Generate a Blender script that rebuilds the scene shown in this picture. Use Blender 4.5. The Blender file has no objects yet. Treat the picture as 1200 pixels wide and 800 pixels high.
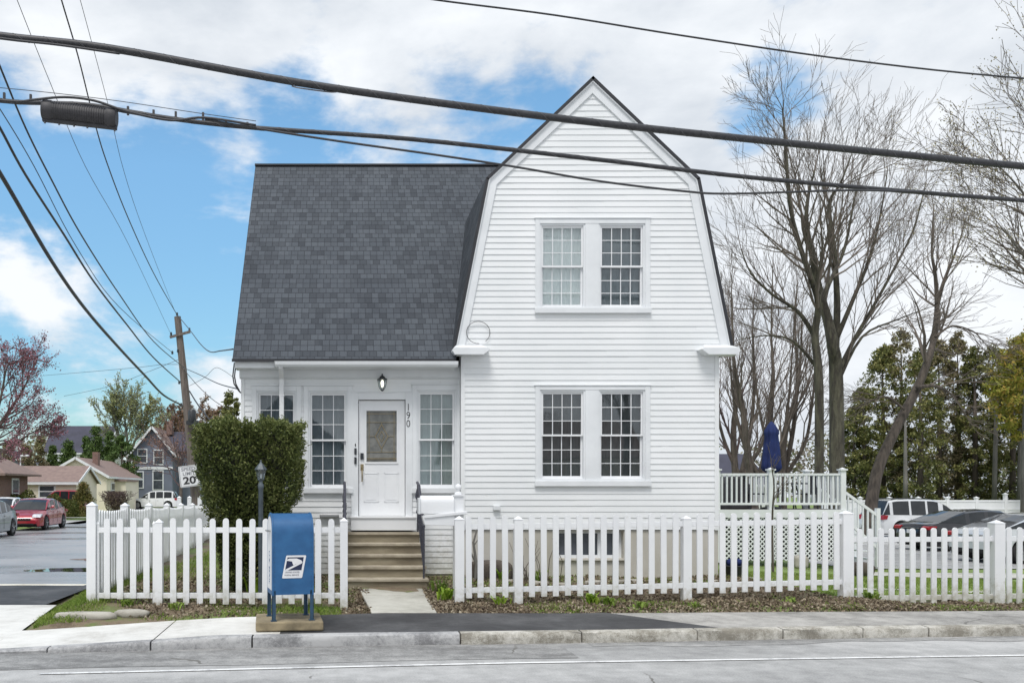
import bpy, math, random
import numpy as np
from mathutils import Vector
R = math.radians
random.seed(7)
col = bpy.context.scene.collection
SC = bpy.context.scene
F, CX, CY, EYE = 1000.0, 400.0, 574.0, 1.8      # lens constant, principal point, eye height

def P(px, py, Y):                                # photo point at a distance -> place in the world
    return (Y*(px-CX)/F, Y, EYE - Y*(py-CY)/F)
def lerp(a, b, t): return a+(b-a)*t
def interp(x, pts):
    if x <= pts[0][0]: return pts[0][1]
    for (a, b), (c, d) in zip(pts, pts[1:]):
        if x <= c: return b+(d-b)*(x-a)/(c-a)
    return pts[-1][1]
def sst(a, b, x):
    t = min(1, max(0, (x-a)/(b-a))); return t*t*(3-2*t)

# ------------------------------------------------------------------ materials
MATS = {}
def newmat(name):
    m = bpy.data.materials.new(name); m.use_nodes = True
    nt = m.node_tree; b = nt.nodes['Principled BSDF']; MATS[name] = m
    return m, nt, b
def N(nt, t, **kw):
    n = nt.nodes.new(t)
    for k, v in kw.items():
        if k in n.inputs.keys(): n.inputs[k].default_value = v
        else: setattr(n, k, v)
    return n
def ramp(nt, src, stops):
    r = nt.nodes.new('ShaderNodeValToRGB'); e = r.color_ramp.elements
    while len(e) < len(stops): e.new(.5)
    for i, (p, c) in enumerate(stops):
        e[i].position = p; e[i].color = (*c, 1) if len(c) == 3 else c
    nt.links.new(src, r.inputs[0]); return r
def noise(nt, scale, detail=4, rough=.55, coord='Object', stretch=None):
    tc = N(nt, 'ShaderNodeTexCoord'); out = tc.outputs[coord]
    if stretch:
        mp = N(nt, 'ShaderNodeMapping'); mp.inputs['Scale'].default_value = stretch
        nt.links.new(out, mp.inputs[0]); out = mp.outputs[0]
    n = N(nt, 'ShaderNodeTexNoise'); n.inputs['Scale'].default_value = scale
    n.inputs['Detail'].default_value = detail; n.inputs['Roughness'].default_value = rough
    nt.links.new(out, n.inputs['Vector']); return n.outputs['Fac']
def bump(nt, b, src, strength=.3, dist=.01):
    bp = N(nt, 'ShaderNodeBump'); bp.inputs['Strength'].default_value = strength
    bp.inputs['Distance'].default_value = dist
    nt.links.new(src, bp.inputs['Height']); nt.links.new(bp.outputs[0], b.inputs['Normal'])
def mixrgb(nt, fac, a, c, blend='MIX'):
    m = N(nt, 'ShaderNodeMix', data_type='RGBA', blend_type=blend)
    if isinstance(fac, (int, float)): m.inputs[0].default_value = fac
    else: nt.links.new(fac, m.inputs[0])
    for s, v in ((6, a), (7, c)):
        if isinstance(v, tuple): m.inputs[s].default_value = (*v, 1)
        else: nt.links.new(v, m.inputs[s])
    return m.outputs[2]

def mat(name, c1, c2=None, scale=3, rough=.6, detail=5, bmp=0, bscale=None, bdist=.01, metal=0, spec=.5, coat=0, stretch=None, lo=.35, hi=.65):
    if name in MATS: return MATS[name]
    m, nt, b = newmat(name)
    b.inputs['Roughness'].default_value = rough; b.inputs['Metallic'].default_value = metal
    b.inputs['Specular IOR Level'].default_value = spec
    b.inputs['Coat Weight'].default_value = coat; b.inputs['Coat Roughness'].default_value = .05
    c2 = c2 or tuple(x*.85 for x in c1)
    n = noise(nt, scale, detail, stretch=stretch)
    r = ramp(nt, n, [(lo, c1), (hi, c2)])
    nt.links.new(r.outputs[0], b.inputs['Base Color'])
    if bmp: bump(nt, b, noise(nt, bscale or scale*8, 6, .6, stretch=stretch), bmp, bdist)
    return m

def ground_mat(name, stops, s1=.6, s2=14, fine=90, rough=.9, bmp=.5, bdist=.01, stretch=None, amt=.35, crack=0):
    """three noise sizes together: patches, blotches and grain"""
    m, nt, b = newmat(name)
    a = noise(nt, s1, 4, .6, stretch=stretch); c = noise(nt, s2, 5, .65); g = noise(nt, fine, 3, .7)
    mx = N(nt, 'ShaderNodeMath', operation='MULTIPLY_ADD'); mx.inputs[1].default_value = amt
    nt.links.new(c, mx.inputs[0]); nt.links.new(a, mx.inputs[2])
    m2 = N(nt, 'ShaderNodeMath', operation='MULTIPLY_ADD'); m2.inputs[1].default_value = amt
    nt.links.new(g, m2.inputs[0]); nt.links.new(mx.outputs[0], m2.inputs[2])
    sub = N(nt, 'ShaderNodeMath', operation='SUBTRACT'); sub.inputs[1].default_value = amt
    nt.links.new(m2.outputs[0], sub.inputs[0])
    r = ramp(nt, sub.outputs[0], [(.5+(p-.5)*.55, c) for p, c in stops]); src = r.outputs[0]
    if crack:
        tc = N(nt, 'ShaderNodeTexCoord'); nz = N(nt, 'ShaderNodeTexNoise'); nz.inputs['Scale'].default_value = 2.5; nz.inputs['Detail'].default_value = 5; nt.links.new(tc.outputs['Object'], nz.inputs['Vector'])
        mv = N(nt, 'ShaderNodeMix', data_type='VECTOR'); mv.inputs[0].default_value = .22; nt.links.new(tc.outputs['Object'], mv.inputs[4]); nt.links.new(nz.outputs['Color'], mv.inputs[5])
        vo = N(nt, 'ShaderNodeTexVoronoi'); vo.feature = 'DISTANCE_TO_EDGE'; vo.inputs['Scale'].default_value = crack; nt.links.new(mv.outputs[1], vo.inputs['Vector'])
        k = N(nt, 'ShaderNodeMapRange'); k.inputs['From Min'].default_value = .006*crack; k.inputs['From Max'].default_value = .013*crack; k.inputs['To Min'].default_value = 1; k.inputs['To Max'].default_value = 0
        nt.links.new(vo.outputs['Distance'], k.inputs['Value'])
        mk = N(nt, 'ShaderNodeMapRange'); mk.inputs['From Min'].default_value = .54; mk.inputs['From Max'].default_value = .6; nt.links.new(noise(nt, .9, 3), mk.inputs['Value'])
        mm = N(nt, 'ShaderNodeMath', operation='MULTIPLY'); nt.links.new(k.outputs[0], mm.inputs[0]); nt.links.new(mk.outputs[0], mm.inputs[1])
        src = mixrgb(nt, mm.outputs[0], src, (.15, .145, .135))
    nt.links.new(src, b.inputs['Base Color'])
    b.inputs['Roughness'].default_value = rough
    bump(nt, b, m2.outputs[0], bmp, bdist)
    return m

mat('vinyl', (.83, .84, .85), (.76, .78, .79), scale=.7, rough=.42, bmp=.02)
mat('vinyl_fence', (.84, .85, .86), (.78, .79, .81), scale=1.5, rough=.35)
def dirty(nm, z0, z1, dcol, amt):
    m = MATS[nm]; nt = m.node_tree; b = nt.nodes['Principled BSDF']; src = b.inputs['Base Color'].links[0].from_socket
    geo = N(nt, 'ShaderNodeNewGeometry'); sp = N(nt, 'ShaderNodeSeparateXYZ'); nt.links.new(geo.outputs['Position'], sp.inputs[0])
    mr = N(nt, 'ShaderNodeMapRange'); mr.inputs['From Min'].default_value = z0; mr.inputs['From Max'].default_value = z1; mr.inputs['To Min'].default_value = .42; mr.inputs['To Max'].default_value = 0; nt.links.new(sp.outputs['Z'], mr.inputs['Value'])
    n = noise(nt, 9, 7, .7); a = N(nt, 'ShaderNodeMath', operation='ADD'); nt.links.new(mr.outputs[0], a.inputs[0]); nt.links.new(n, a.inputs[1])
    k = N(nt, 'ShaderNodeMapRange'); k.inputs['From Min'].default_value = .62; k.inputs['From Max'].default_value = .95; k.inputs['To Max'].default_value = amt; nt.links.new(a.outputs[0], k.inputs['Value'])
    c = mixrgb(nt, k.outputs[0], src, dcol); nt.links.new(c, b.inputs['Base Color'])
dirty('vinyl', .3, 1.3, (.42, .40, .32), .6); dirty('vinyl_fence', .12, .55, (.35, .33, .22), .7)
mat('white_trim', (.78, .80, .82), (.70, .72, .74), scale=2, rough=.5)
mat('white_paint', (.82, .83, .84), (.77, .78, .8), scale=2, rough=.35)
mat('foundation', (.56, .54, .50), (.42, .395, .34), scale=1.2, rough=.9, bmp=.2, stretch=(1, 1, .4))
mat('dark_metal', (.025, .028, .035), (.04, .045, .05), scale=20, rough=.45)
mat('drip_edge', (.02, .022, .026), (.03, .03, .036), rough=.5)
mat('brass', (.42, .34, .2), (.32, .26, .16), scale=30, rough=.35, metal=.9)
mat('steel', (.5, .5, .5), (.4, .4, .4), rough=.35, metal=.9)
mat('iron', (.035, .038, .055), (.06, .06, .08), scale=30, rough=.55)
mat('grey_paint', (.1, .125, .145), (.075, .095, .11), scale=9, rough=.5, bmp=.05)
mat('mailbox_blue', (.028, .125, .29), (.018, .09, .225), scale=5, detail=8, rough=.42, spec=.45)
mat('mailbox_leg', (.02, .07, .14), (.03, .06, .09), scale=12, rough=.5)
mat('label_white', (.78, .79, .80), (.7, .7, .72), scale=6, rough=.5)
mat('label_navy', (.01, .02, .06), (.012, .022, .07), rough=.5)
mat('letter_black', (.02, .02, .025), (.03, .03, .03), rough=.5)
mat('letter_grey', (.22, .22, .26), (.3, .3, .32), rough=.5)
mat('cable', (.028, .028, .032), (.05, .05, .055), scale=25, rough=.5)
mat('cable_tie', (.20, .20, .21), (.14, .14, .15), rough=.4, metal=.5)
mat('closure', (.055, .053, .058), (.035, .034, .038), scale=8, rough=.6, bmp=.1)
mat('wood_pole', (.20, .17, .15), (.11, .09, .08), scale=3, rough=.9, bmp=.4, stretch=(8, 8, .5))
mat('curtain_white', (.92, .93, .92), (.84, .86, .86), scale=3, rough=.9, stretch=(1, 1, 2))
mat('curtain_grey', (.24, .27, .29), (.17, .19, .21), scale=2, rough=.9)
mat('curtain_dark', (.12, .13, .14), (.07, .075, .08), scale=2, rough=.9)
mat('blind_grey', (.40, .45, .45), (.33, .37, .37), scale=2, rough=.8)
mat('umbrella', (.012, .028, .13), (.008, .018, .09), scale=4, rough=.85, bmp=.2)
mat('stone', (.45, .43, .38), (.3, .28, .24), scale=4, rough=.9, bmp=.5, bscale=25)
mat('plinth', (.33, .27, .17), (.17, .14, .09), scale=5, rough=.95, bmp=.6, bscale=40)
mat('step_concrete', (.33, .29, .21), (.18, .15, .105), scale=2.6, rough=.95, bmp=.4, bscale=30, stretch=(.6, 1, 2))
mat('step_edge', (.46, .41, .32), (.3, .26, .2), scale=4, rough=.95, bmp=.4, bscale=30)
mat('bark_brown', (.14, .115, .095), (.06, .05, .043), scale=2.5, detail=8, rough=.95, bmp=1, bscale=6, stretch=(3, 3, .6), bdist=.05)
mat('bark_moss', (.06, .052, .043), (.14, .132, .092), scale=2.2, detail=9, lo=.4, hi=.62, rough=.95, bmp=1, bscale=7, stretch=(3, 3, .5), bdist=.12)
mat('bark_grey', (.2, .19, .175), (.12, .115, .105), scale=1.5, rough=.95, bmp=.6, bscale=5, stretch=(3, 3, .6), bdist=.04)
mat('twig', (.20, .165, .14), (.12, .10, .085), scale=1, rough=.9)
mat('twig_purple', (.14, .095, .095), (.1, .07, .07), scale=1, rough=.9)
mat('bud_pink', (.33, .14, .18), (.22, .10, .12), scale=1, rough=.8)
mat('bud_yellow', (.42, .40, .2), (.3, .29, .15), scale=1, rough=.8)
mat('bud_cream', (.45, .41, .27), (.34, .3, .2), scale=1, rough=.8)
mat('bud_red', (.32, .16, .10), (.22, .12, .08), scale=1, rough=.8)
mat('roof_brown', (.27, .195, .17), (.21, .15, .135), scale=3, rough=.9)
mat('roof_slate', (.06, .06, .09), (.045, .045, .065), scale=1, rough=.8)
mat('cream', (.80, .73, .60), (.75, .68, .56), scale=1, rough=.7)
mat('bluegrey', (.17, .19, .25), (.14, .16, .21), scale=1, rough=.7)
mat('tyre', (.02, .02, .02), (.03, .03, .03), rough=.85)
mat('rim', (.45, .46, .48), (.35, .36, .38), rough=.3, metal=.8)
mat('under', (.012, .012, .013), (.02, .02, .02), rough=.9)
mat('lamp_red', (.45, .02, .03), (.3, .01, .02), scale=10, rough=.2)
mat('lamp_clear', (.7, .72, .75), (.5, .5, .55), scale=10, rough=.15)
mat('grill_cover', (.03, .03, .035), (.05, .05, .055), scale=5, rough=.8)
for nm, c in (('paint_red', (.33, .015, .03)), ('paint_white', (.78, .79, .8)), ('paint_black', (.012, .012, .016)), ('paint_silver', (.58, .6, .63)), ('paint_grey', (.16, .19, .22))):
    mat(nm, c, tuple(x*.95 for x in c), rough=.28, coat=1, metal=.0 if nm == 'paint_white' else .15)
def brickish(name, c1, c2, mortar, bw, bh, msz=.01, bstr=.4, rough=.85, off=.5):
    m, nt, b = newmat(name)
    tc = N(nt, 'ShaderNodeTexCoord'); br = N(nt, 'ShaderNodeTexBrick')
    br.offset = off; br.inputs['Scale'].default_value = 1
    br.inputs['Brick Width'].default_value = bw; br.inputs['Row Height'].default_value = bh
    br.inputs['Mortar Size'].default_value = msz; br.inputs['Mortar Smooth'].default_value = .3
    br.inputs['Color1'].default_value = (*c1, 1); br.inputs['Color2'].default_value = (*c2, 1); br.inputs['Mortar'].default_value = (*mortar, 1)
    nt.links.new(tc.outputs['UV'], br.inputs['Vector'])
    n = noise(nt, 1.1, 6, .7); r = ramp(nt, n, [(.3, (.8, .8, .8)), (.7, (1.15, 1.15, 1.15))])
    g = noise(nt, 120, 3, .7); r2 = ramp(nt, g, [(.3, (.75, .75, .75)), (.7, (1.2, 1.2, 1.2))])
    c = mixrgb(nt, 1, br.outputs['Color'], r.outputs[0], 'MULTIPLY'); c = mixrgb(nt, 1, c, r2.outputs[0], 'MULTIPLY')
    nt.links.new(c, b.inputs['Base Color']); b.inputs['Roughness'].default_value = rough
    iv = N(nt, 'ShaderNodeMath', operation='SUBTRACT'); iv.inputs[0].default_value = 1
    nt.links.new(br.outputs['Fac'], iv.inputs[1]); bump(nt, b, iv.outputs[0], bstr, .01)
    return m
brickish('brick', (.22, .10, .075), (.16, .075, .06), (.3, .27, .24), .22, .075)

def shingle_mat():
    """laminated shingles: random tabs, some doubled and darker, a thin shade gap under each course"""
    m, nt, b = newmat('shingle')
    tc = N(nt, 'ShaderNodeTexCoord')
    def brick(w, off, freq, c1, c2, bias):
        br = N(nt, 'ShaderNodeTexBrick'); br.offset = off; br.offset_frequency = freq
        br.inputs['Scale'].default_value = 1; br.inputs['Brick Width'].default_value = w; br.inputs['Row Height'].default_value = .142
        br.inputs['Mortar Size'].default_value = .004; br.inputs['Bias'].default_value = bias
        br.inputs['Color1'].default_value = (*c1, 1); br.inputs['Color2'].default_value = (*c2, 1); br.inputs['Mortar'].default_value = (*c2, 1)
        nt.links.new(tc.outputs['UV'], br.inputs['Vector']); return br
    a = brick(.31, .37, 2, (.070, .080, .094), (.055, .064, .077), 0)
    c = brick(.125, .61, 3, (1.1, 1.1, 1.1), (.38, .39, .42), -.38)
    col_ = mixrgb(nt, 1, a.outputs['Color'], c.outputs['Color'], 'MULTIPLY')
    n = noise(nt, .5, 4, .6); r = ramp(nt, n, [(.3, (.85, .85, .87)), (.7, (1.15, 1.14, 1.12))])
    col_ = mixrgb(nt, 1, col_, r.outputs[0], 'MULTIPLY')
    g = noise(nt, 150, 2, .7); r2 = ramp(nt, g, [(.3, (.7, .7, .7)), (.7, (1.3, 1.3, 1.3))])
    col_ = mixrgb(nt, 1, col_, r2.outputs[0], 'MULTIPLY')
    nt.links.new(col_, b.inputs['Base Color']); b.inputs['Roughness'].default_value = .9
    # saw-tooth height: each course lies proud over the next one down
    sep = N(nt, 'ShaderNodeSeparateXYZ'); nt.links.new(tc.outputs['UV'], sep.inputs[0])
    dv = N(nt, 'ShaderNodeMath', operation='DIVIDE'); dv.inputs[1].default_value = .142; nt.links.new(sep.outputs['Y'], dv.inputs[0])
    fr = N(nt, 'ShaderNodeMath', operation='FRACT'); nt.links.new(dv.outputs[0], fr.inputs[0])
    iv = N(nt, 'ShaderNodeMath', operation='SUBTRACT'); iv.inputs[0].default_value = 1; nt.links.new(fr.outputs[0], iv.inputs[1])
    sc = N(nt, 'ShaderNodeRGBToBW'); nt.links.new(c.outputs['Color'], sc.inputs[0])
    ad = N(nt, 'ShaderNodeMath', operation='MULTIPLY_ADD'); ad.inputs[1].default_value = -.8
    nt.links.new(sc.outputs[0], ad.inputs[0]); nt.links.new(iv.outputs[0], ad.inputs[2])
    bump(nt, b, ad.outputs[0], 1, .022)
    return m
shingle_mat()

def glass_mat(name, tint=(.9, .95, .95), refl=.085, rough=.02):
    m, nt, b = newmat(name)
    nt.nodes.remove(b)
    tr = N(nt, 'ShaderNodeBsdfTransparent'); tr.inputs[0].default_value = (*tint, 1)
    gl = N(nt, 'ShaderNodeBsdfGlossy'); gl.inputs['Roughness'].default_value = rough; gl.inputs[0].default_value = (.9, .93, .95, 1)
    fr = N(nt, 'ShaderNodeLayerWeight'); fr.inputs[0].default_value = .35
    ma = N(nt, 'ShaderNodeMath', operation='MULTIPLY_ADD'); ma.inputs[1].default_value = .6; ma.inputs[2].default_value = refl
    nt.links.new(fr.outputs['Fresnel'], ma.inputs[0])
    nz = noise(nt, 1.3, 2, .5); bp = N(nt, 'ShaderNodeBump'); bp.inputs['Strength'].default_value = .03; bp.inputs['Distance'].default_value = .05
    nt.links.new(nz, bp.inputs['Height']); nt.links.new(bp.outputs[0], gl.inputs['Normal'])
    mx = N(nt, 'ShaderNodeMixShader'); nt.links.new(ma.outputs[0], mx.inputs[0])
    nt.links.new(tr.outputs[0], mx.inputs[1]); nt.links.new(gl.outputs[0], mx.inputs[2])
    nt.links.new(mx.outputs[0], nt.nodes['Material Output'].inputs[0])
    return m
glass_mat('window_glass')
glass_mat('lamp_glass', refl=.1)
mat('car_glass', (.02, .023, .026), (.03, .034, .038), rough=.05, spec=.5)
mat('door_glass', (.23, .23, .215), (.14, .145, .14), scale=9, rough=.12, bmp=.3, bscale=60)
mat('far_glass', (.05, .06, .07), (.09, .1, .12), rough=.1)
def bulb():
    m, nt, b = newmat('bulb'); b.inputs['Base Color'].default_value = (.9, .88, .8, 1)
    b.inputs['Emission Color'].default_value = (1, .93, .78, 1); b.inputs['Emission Strength'].default_value = 1.2
bulb()

def leaf_mat(name, cols, scale=.8, rough=.6, trans=.15):
    m, nt, b = newmat(name)
    geo = N(nt, 'ShaderNodeNewGeometry')
    n = noise(nt, scale, 3, .6); w = N(nt, 'ShaderNodeMath', operation='MULTIPLY_ADD'); w.inputs[1].default_value = .45
    nt.links.new(geo.outputs['Random Per Island'], w.inputs[0]); nt.links.new(n, w.inputs[2])
    k = len(cols); r = ramp(nt, w.outputs[0], [(.4+.7*i/(k-1)*.8, c) for i, c in enumerate(cols)])
    nt.links.new(r.outputs[0], b.inputs['Base Color']); b.inputs['Roughness'].default_value = rough
    b.inputs['Specular IOR Level'].default_value = .3
    tl = N(nt, 'ShaderNodeBsdfTranslucent'); nt.links.new(r.outputs[0], tl.inputs[0])
    mx = N(nt, 'ShaderNodeMixShader'); mx.inputs[0].default_value = trans
    nt.links.new(b.outputs[0], mx.inputs[1]); nt.links.new(tl.outputs[0], mx.inputs[2])
    nt.links.new(mx.outputs[0], nt.nodes['Material Output'].inputs[0])
    return m
leaf_mat('yew', [(.035, .05, .018), (.07, .095, .026), (.125, .155, .042), (.20, .22, .08)], 2.5)
leaf_mat('yew_light', [(.09, .12, .03), (.15, .18, .05), (.24, .25, .09)], 2.5)
leaf_mat('arbor', [(.06, .075, .03), (.105, .12, .04), (.18, .19, .06), (.27, .25, .09)], .5)
leaf_mat('arbor_brown', [(.11, .10, .06), (.17, .15, .08), (.26, .21, .13), (.2, .2, .08)], .35)
leaf_mat('arbor_left', [(.04, .07, .02), (.07, .12, .03), (.12, .18, .05)], .4)
leaf_mat('goldgreen', [(.12, .14, .02), (.22, .24, .035), (.33, .30, .05), (.38, .25, .06)], .5)
leaf_mat('cone_bush', [(.09, .10, .02), (.15, .15, .04), (.24, .17, .07)], 1)
leaf_mat('juniper', [(.06, .08, .02), (.11, .13, .03), (.17, .17, .05)], 1)
leaf_mat('grass', [(.08, .14, .02), (.15, .24, .035), (.24, .34, .06), (.32, .36, .12)], 1.5, trans=.3)
leaf_mat('grass_lawn', [(.11, .19, .03), (.18, .27, .05), (.26, .35, .08), (.34, .37, .13)], .7, trans=.3)
leaf_mat('bright_leaf', [(.16, .28, .02), (.26, .40, .04), (.36, .46, .08)], 3, trans=.35)
leaf_mat('litter', [(.085, .062, .045), (.15, .115, .08), (.24, .19, .13), (.38, .33, .25)], 5, rough=.9, trans=.05)
leaf_mat('bush_twigs', [(.15, .11, .08), (.22, .17, .12), (.24, .2, .16)], 1)
leaf_mat('far_wood', [(.15, .12, .11), (.2, .17, .15), (.25, .22, .16), (.22, .24, .13)], .06)
leaf_mat('far_red', [(.2, .12, .09), (.28, .18, .12), (.33, .25, .17)], .1)
leaf_mat('far_blossom', [(.2, .12, .14), (.3, .18, .2), (.3, .2, .2)], .1)
leaf_mat('pale_green', [(.22, .25, .1), (.3, .33, .14), (.38, .38, .2)], .2)

ground_mat('soil', [(.3, (.12, .09, .06)), (.5, (.21, .16, .11)), (.62, (.12, .15, .05)), (.8, (.20, .27, .07))], .9, 9, 60, bmp=.9, bdist=.03)
ground_mat('turf', [(.3, (.13, .17, .05)), (.5, (.17, .25, .06)), (.7, (.24, .31, .10))], .3, 5, 50, bmp=.6, bdist=.02)
ground_mat('road_asphalt', [(.2, (.25, .25, .247)), (.5, (.36, .359, .354)), (.8, (.48, .477, .47))], .35, 4, 60, rough=.88, bmp=.5, bdist=.008, stretch=(.25, 1.6, 1), amt=.55, crack=.35)
ground_mat('asphalt_patch', [(.2, (.16, .158, .155)), (.5, (.27, .268, .262)), (.8, (.40, .395, .385))], .8, 6, 60, rough=.85, bmp=.5, bdist=.008, stretch=(.3, 1.5, 1), amt=.55, crack=.5)
ground_mat('asphalt_new', [(.2, (.028, .028, .030)), (.5, (.05, .05, .053)), (.8, (.095, .095, .098))], .8, 7, 70, rough=.75, bmp=.5, bdist=.006, amt=.35)
ground_mat('asphalt_old', [(.2, (.19, .183, .172)), (.5, (.30, .29, .272)), (.8, (.44, .425, .40))], .7, 6, 70, rough=.9, bmp=.6, bdist=.008, amt=.5, crack=.8)
ground_mat('concrete', [(.25, (.50, .485, .45)), (.5, (.64, .63, .60)), (.75, (.72, .71, .68))], .6, 6, 90, rough=.85, bmp=.3, bdist=.005, amt=.4)
ground_mat('concrete_walk', [(.25, (.36, .35, .31)), (.5, (.45, .44, .39)), (.75, (.53, .52, .47))], 1.1, 7, 130, rough=.9, bmp=.3, bdist=.004, amt=.35)
ground_mat('granite', [(.25, (.2, .2, .205)), (.5, (.33, .33, .335)), (.75, (.46, .46, .46))], 1.6, 25, 160, rough=.8, bmp=.6, bdist=.008, amt=.6)
ground_mat('granite_rough', [(.25, (.27, .25, .21)), (.5, (.45, .43, .38)), (.75, (.62, .60, .55))], 2.2, 15, 90, rough=.9, bmp=1, bdist=.02, amt=.6)
ground_mat('line_paint', [(.25, (.5, .5, .5)), (.45, (.78, .78, .77)), (.7, (.82, .82, .81))], 2, 20, 120, rough=.6, bmp=.2, bdist=.003, amt=.6)
ground_mat('line_cream', [(.3, (.55, .5, .4)), (.6, (.74, .7, .6))], 2, 20, 120, rough=.6, bmp=.2, bdist=.003)
def wet_mat():
    m, nt, b = newmat('wet_asphalt')
    a = noise(nt, .35, 5, .55, stretch=(.5, 1.3, 1)); g = noise(nt, 60, 3, .6)
    r = ramp(nt, a, [(.35, (.22, .222, .228)), (.6, (.33, .332, .34))]); nt.links.new(r.outputs[0], b.inputs['Base Color'])
    r2 = ramp(nt, a, [(.35, (.12, .12, .12)), (.5, (.32, .32, .32)), (.65, (.6, .6, .6))]); nt.links.new(r2.outputs[0], b.inputs['Roughness'])
    bump(nt, b, g, .12, .002)
wet_mat()
def puddle_mat():
    m, nt, b = newmat('puddle'); b.inputs['Base Color'].default_value = (.035, .035, .03, 1); b.inputs['Roughness'].default_value = .015
    b.inputs['Specular IOR Level'].default_value = .8
puddle_mat()
def M(n): return MATS[n]

# ------------------------------------------------------------------ objects
def tag(o, label=None, cat=None, group=None, kind=None):
    if label: o['label'] = label
    if cat: o['category'] = cat
    if group: o['group'] = group
    if kind: o['kind'] = kind
    return o
def thing(name, label, cat, loc=(0, 0, 0), group=None):
    o = bpy.data.objects.new(name, None); col.objects.link(o); o.location = loc; o.empty_display_size = .2
    return tag(o, label, cat, group)
def root_loc(o):
    v = Vector((0, 0, 0))
    while o: v += o.location; o = o.parent
    return v
def link_mesh(name, me, mats, parent=None, smooth=False):
    for m in (mats if isinstance(mats, (list, tuple)) else [mats]): me.materials.append(M(m))
    o = bpy.data.objects.new(name, me); col.objects.link(o)
    if parent: o.parent = parent
    if smooth: me.polygons.foreach_set('use_smooth', [True]*len(me.polygons))
    return o
def copy_tree(o, parent=None):
    c = o.copy(); col.objects.link(c); c.parent = parent
    for ch in list(o.children): copy_tree(ch, c)
    return c

class MB:
    def __init__(s): s.v = []; s.f = []; s.m = []
    def face(s, pts, m=0):
        b = len(s.v); s.v += [tuple(p) for p in pts]; s.f.append(tuple(range(b, b+len(pts)))); s.m.append(m); return s
    def mesh(s, vs, fs, m=0):
        b = len(s.v); s.v += [tuple(p) for p in vs]; s.f += [tuple(b+i for i in f) for f in fs]; s.m += [m]*len(fs); return s
    def box(s, x0, x1, y0, y1, z0, z1, m=0):
        return s.mesh([(x0, y0, z0), (x1, y0, z0), (x1, y1, z0), (x0, y1, z0), (x0, y0, z1), (x1, y0, z1), (x1, y1, z1), (x0, y1, z1)],
                      [(0, 3, 2, 1), (4, 5, 6, 7), (0, 1, 5, 4), (1, 2, 6, 5), (2, 3, 7, 6), (3, 0, 4, 7)], m)
    def prism(s, poly, fn, a, b, m=0):               # polygon in 2-D, extruded between a and b; fn(u, v, w) -> point
        n = len(poly); vs = [fn(u, v, a) for u, v in poly]+[fn(u, v, b) for u, v in poly]
        fs = [tuple(range(n))[::-1], tuple(range(n, 2*n))]+[(i, (i+1) % n, n+(i+1) % n, n+i) for i in range(n)]
        return s.mesh(vs, fs, m)
    def bar(s, p, q, w, h=None, up=(0, 0, 1), m=0):  # rectangular bar between two points
        p, q = Vector(p), Vector(q); h = h or w; d = (q-p).normalized(); u = d.cross(Vector(up))
        if u.length < 1e-3: u = Vector((1, 0, 0))
        u.normalize(); v = u.cross(d); vs = []
        for c in (p, q):
            for a, b in ((-1, -1), (1, -1), (1, 1), (-1, 1)): vs.append(c+u*(a*w/2)+v*(b*h/2))
        return s.mesh(vs, [(0, 3, 2, 1), (4, 5, 6, 7), (0, 1, 5, 4), (1, 2, 6, 5), (2, 3, 7, 6), (3, 0, 4, 7)], m)
    def tube(s, pts, r, n=8, m=0, caps=True):
        pts = [Vector(p) for p in pts]; rs = r if isinstance(r, (list, tuple)) else [r]*len(pts)
        vs = []; ref = None
        for i, p in enumerate(pts):
            d = (pts[min(i+1, len(pts)-1)]-pts[max(i-1, 0)]).normalized()
            if ref is None: ref = d.orthogonal().normalized()
            u = (ref-d*ref.dot(d)).normalized(); ref = u; w = d.cross(u)
            for k in range(n):
                a = 2*math.pi*k/n; vs.append(p+(u*math.cos(a)+w*math.sin(a))*rs[i])
        fs = [(i*n+k, i*n+(k+1) % n, (i+1)*n+(k+1) % n, (i+1)*n+k) for i in range(len(pts)-1) for k in range(n)]
        if caps: fs += [tuple(range(n))[::-1], tuple((len(pts)-1)*n+k for k in range(n))]
        return s.mesh(vs, fs, m)
    def lathe(s, prof, c=(0, 0, 0), n=16, m=0, sx=1, sy=1):
        vs = []
        for r, z in prof:
            for k in range(n):
                a = 2*math.pi*k/n; vs.append((c[0]+r*math.cos(a)*sx, c[1]+r*math.sin(a)*sy, c[2]+z))
        fs = [(i*n+k, i*n+(k+1) % n, (i+1)*n+(k+1) % n, (i+1)*n+k) for i in range(len(prof)-1) for k in range(n)]
        fs += [tuple(range(n))[::-1], tuple((len(prof)-1)*n+k for k in range(n))]
        return s.mesh(vs, fs, m)
    def build(s, name, mats, parent=None, bevel=0, smooth=False, uv=False):
        off = root_loc(parent) if parent else Vector((0, 0, 0))
        me = bpy.data.meshes.new(name); me.from_pydata([(x-off.x, y-off.y, z-off.z) for x, y, z in s.v], [], s.f); me.update()
        o = link_mesh(name, me, mats, parent)
        if any(s.m): me.polygons.foreach_set('material_index', s.m)
        if uv:
            ul = me.uv_layers.new(name='UVMap'); z = Vector((0, 0, 1))
            for p in me.polygons:
                n = p.normal; u = z.cross(n)
                u = Vector((1, 0, 0)) if u.length < .02 else u.normalized()
                v = n.cross(u)
                for li in p.loop_indices:
                    c = me.vertices[me.loops[li].vertex_index].co; ul.data[li].uv = (c.dot(u)+50, c.dot(v)+50)
        if bevel:
            b = o.modifiers.new('Bevel', 'BEVEL'); b.width = bevel; b.segments = 2; b.limit_method = 'ANGLE'; b.angle_limit = R(40)
        if smooth:
            me.polygons.foreach_set('use_smooth', [True]*len(me.polygons))
            if smooth != 'all':
                try: me.set_sharp_from_angle(angle=R(45))
                except Exception: pass
        return o

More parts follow.
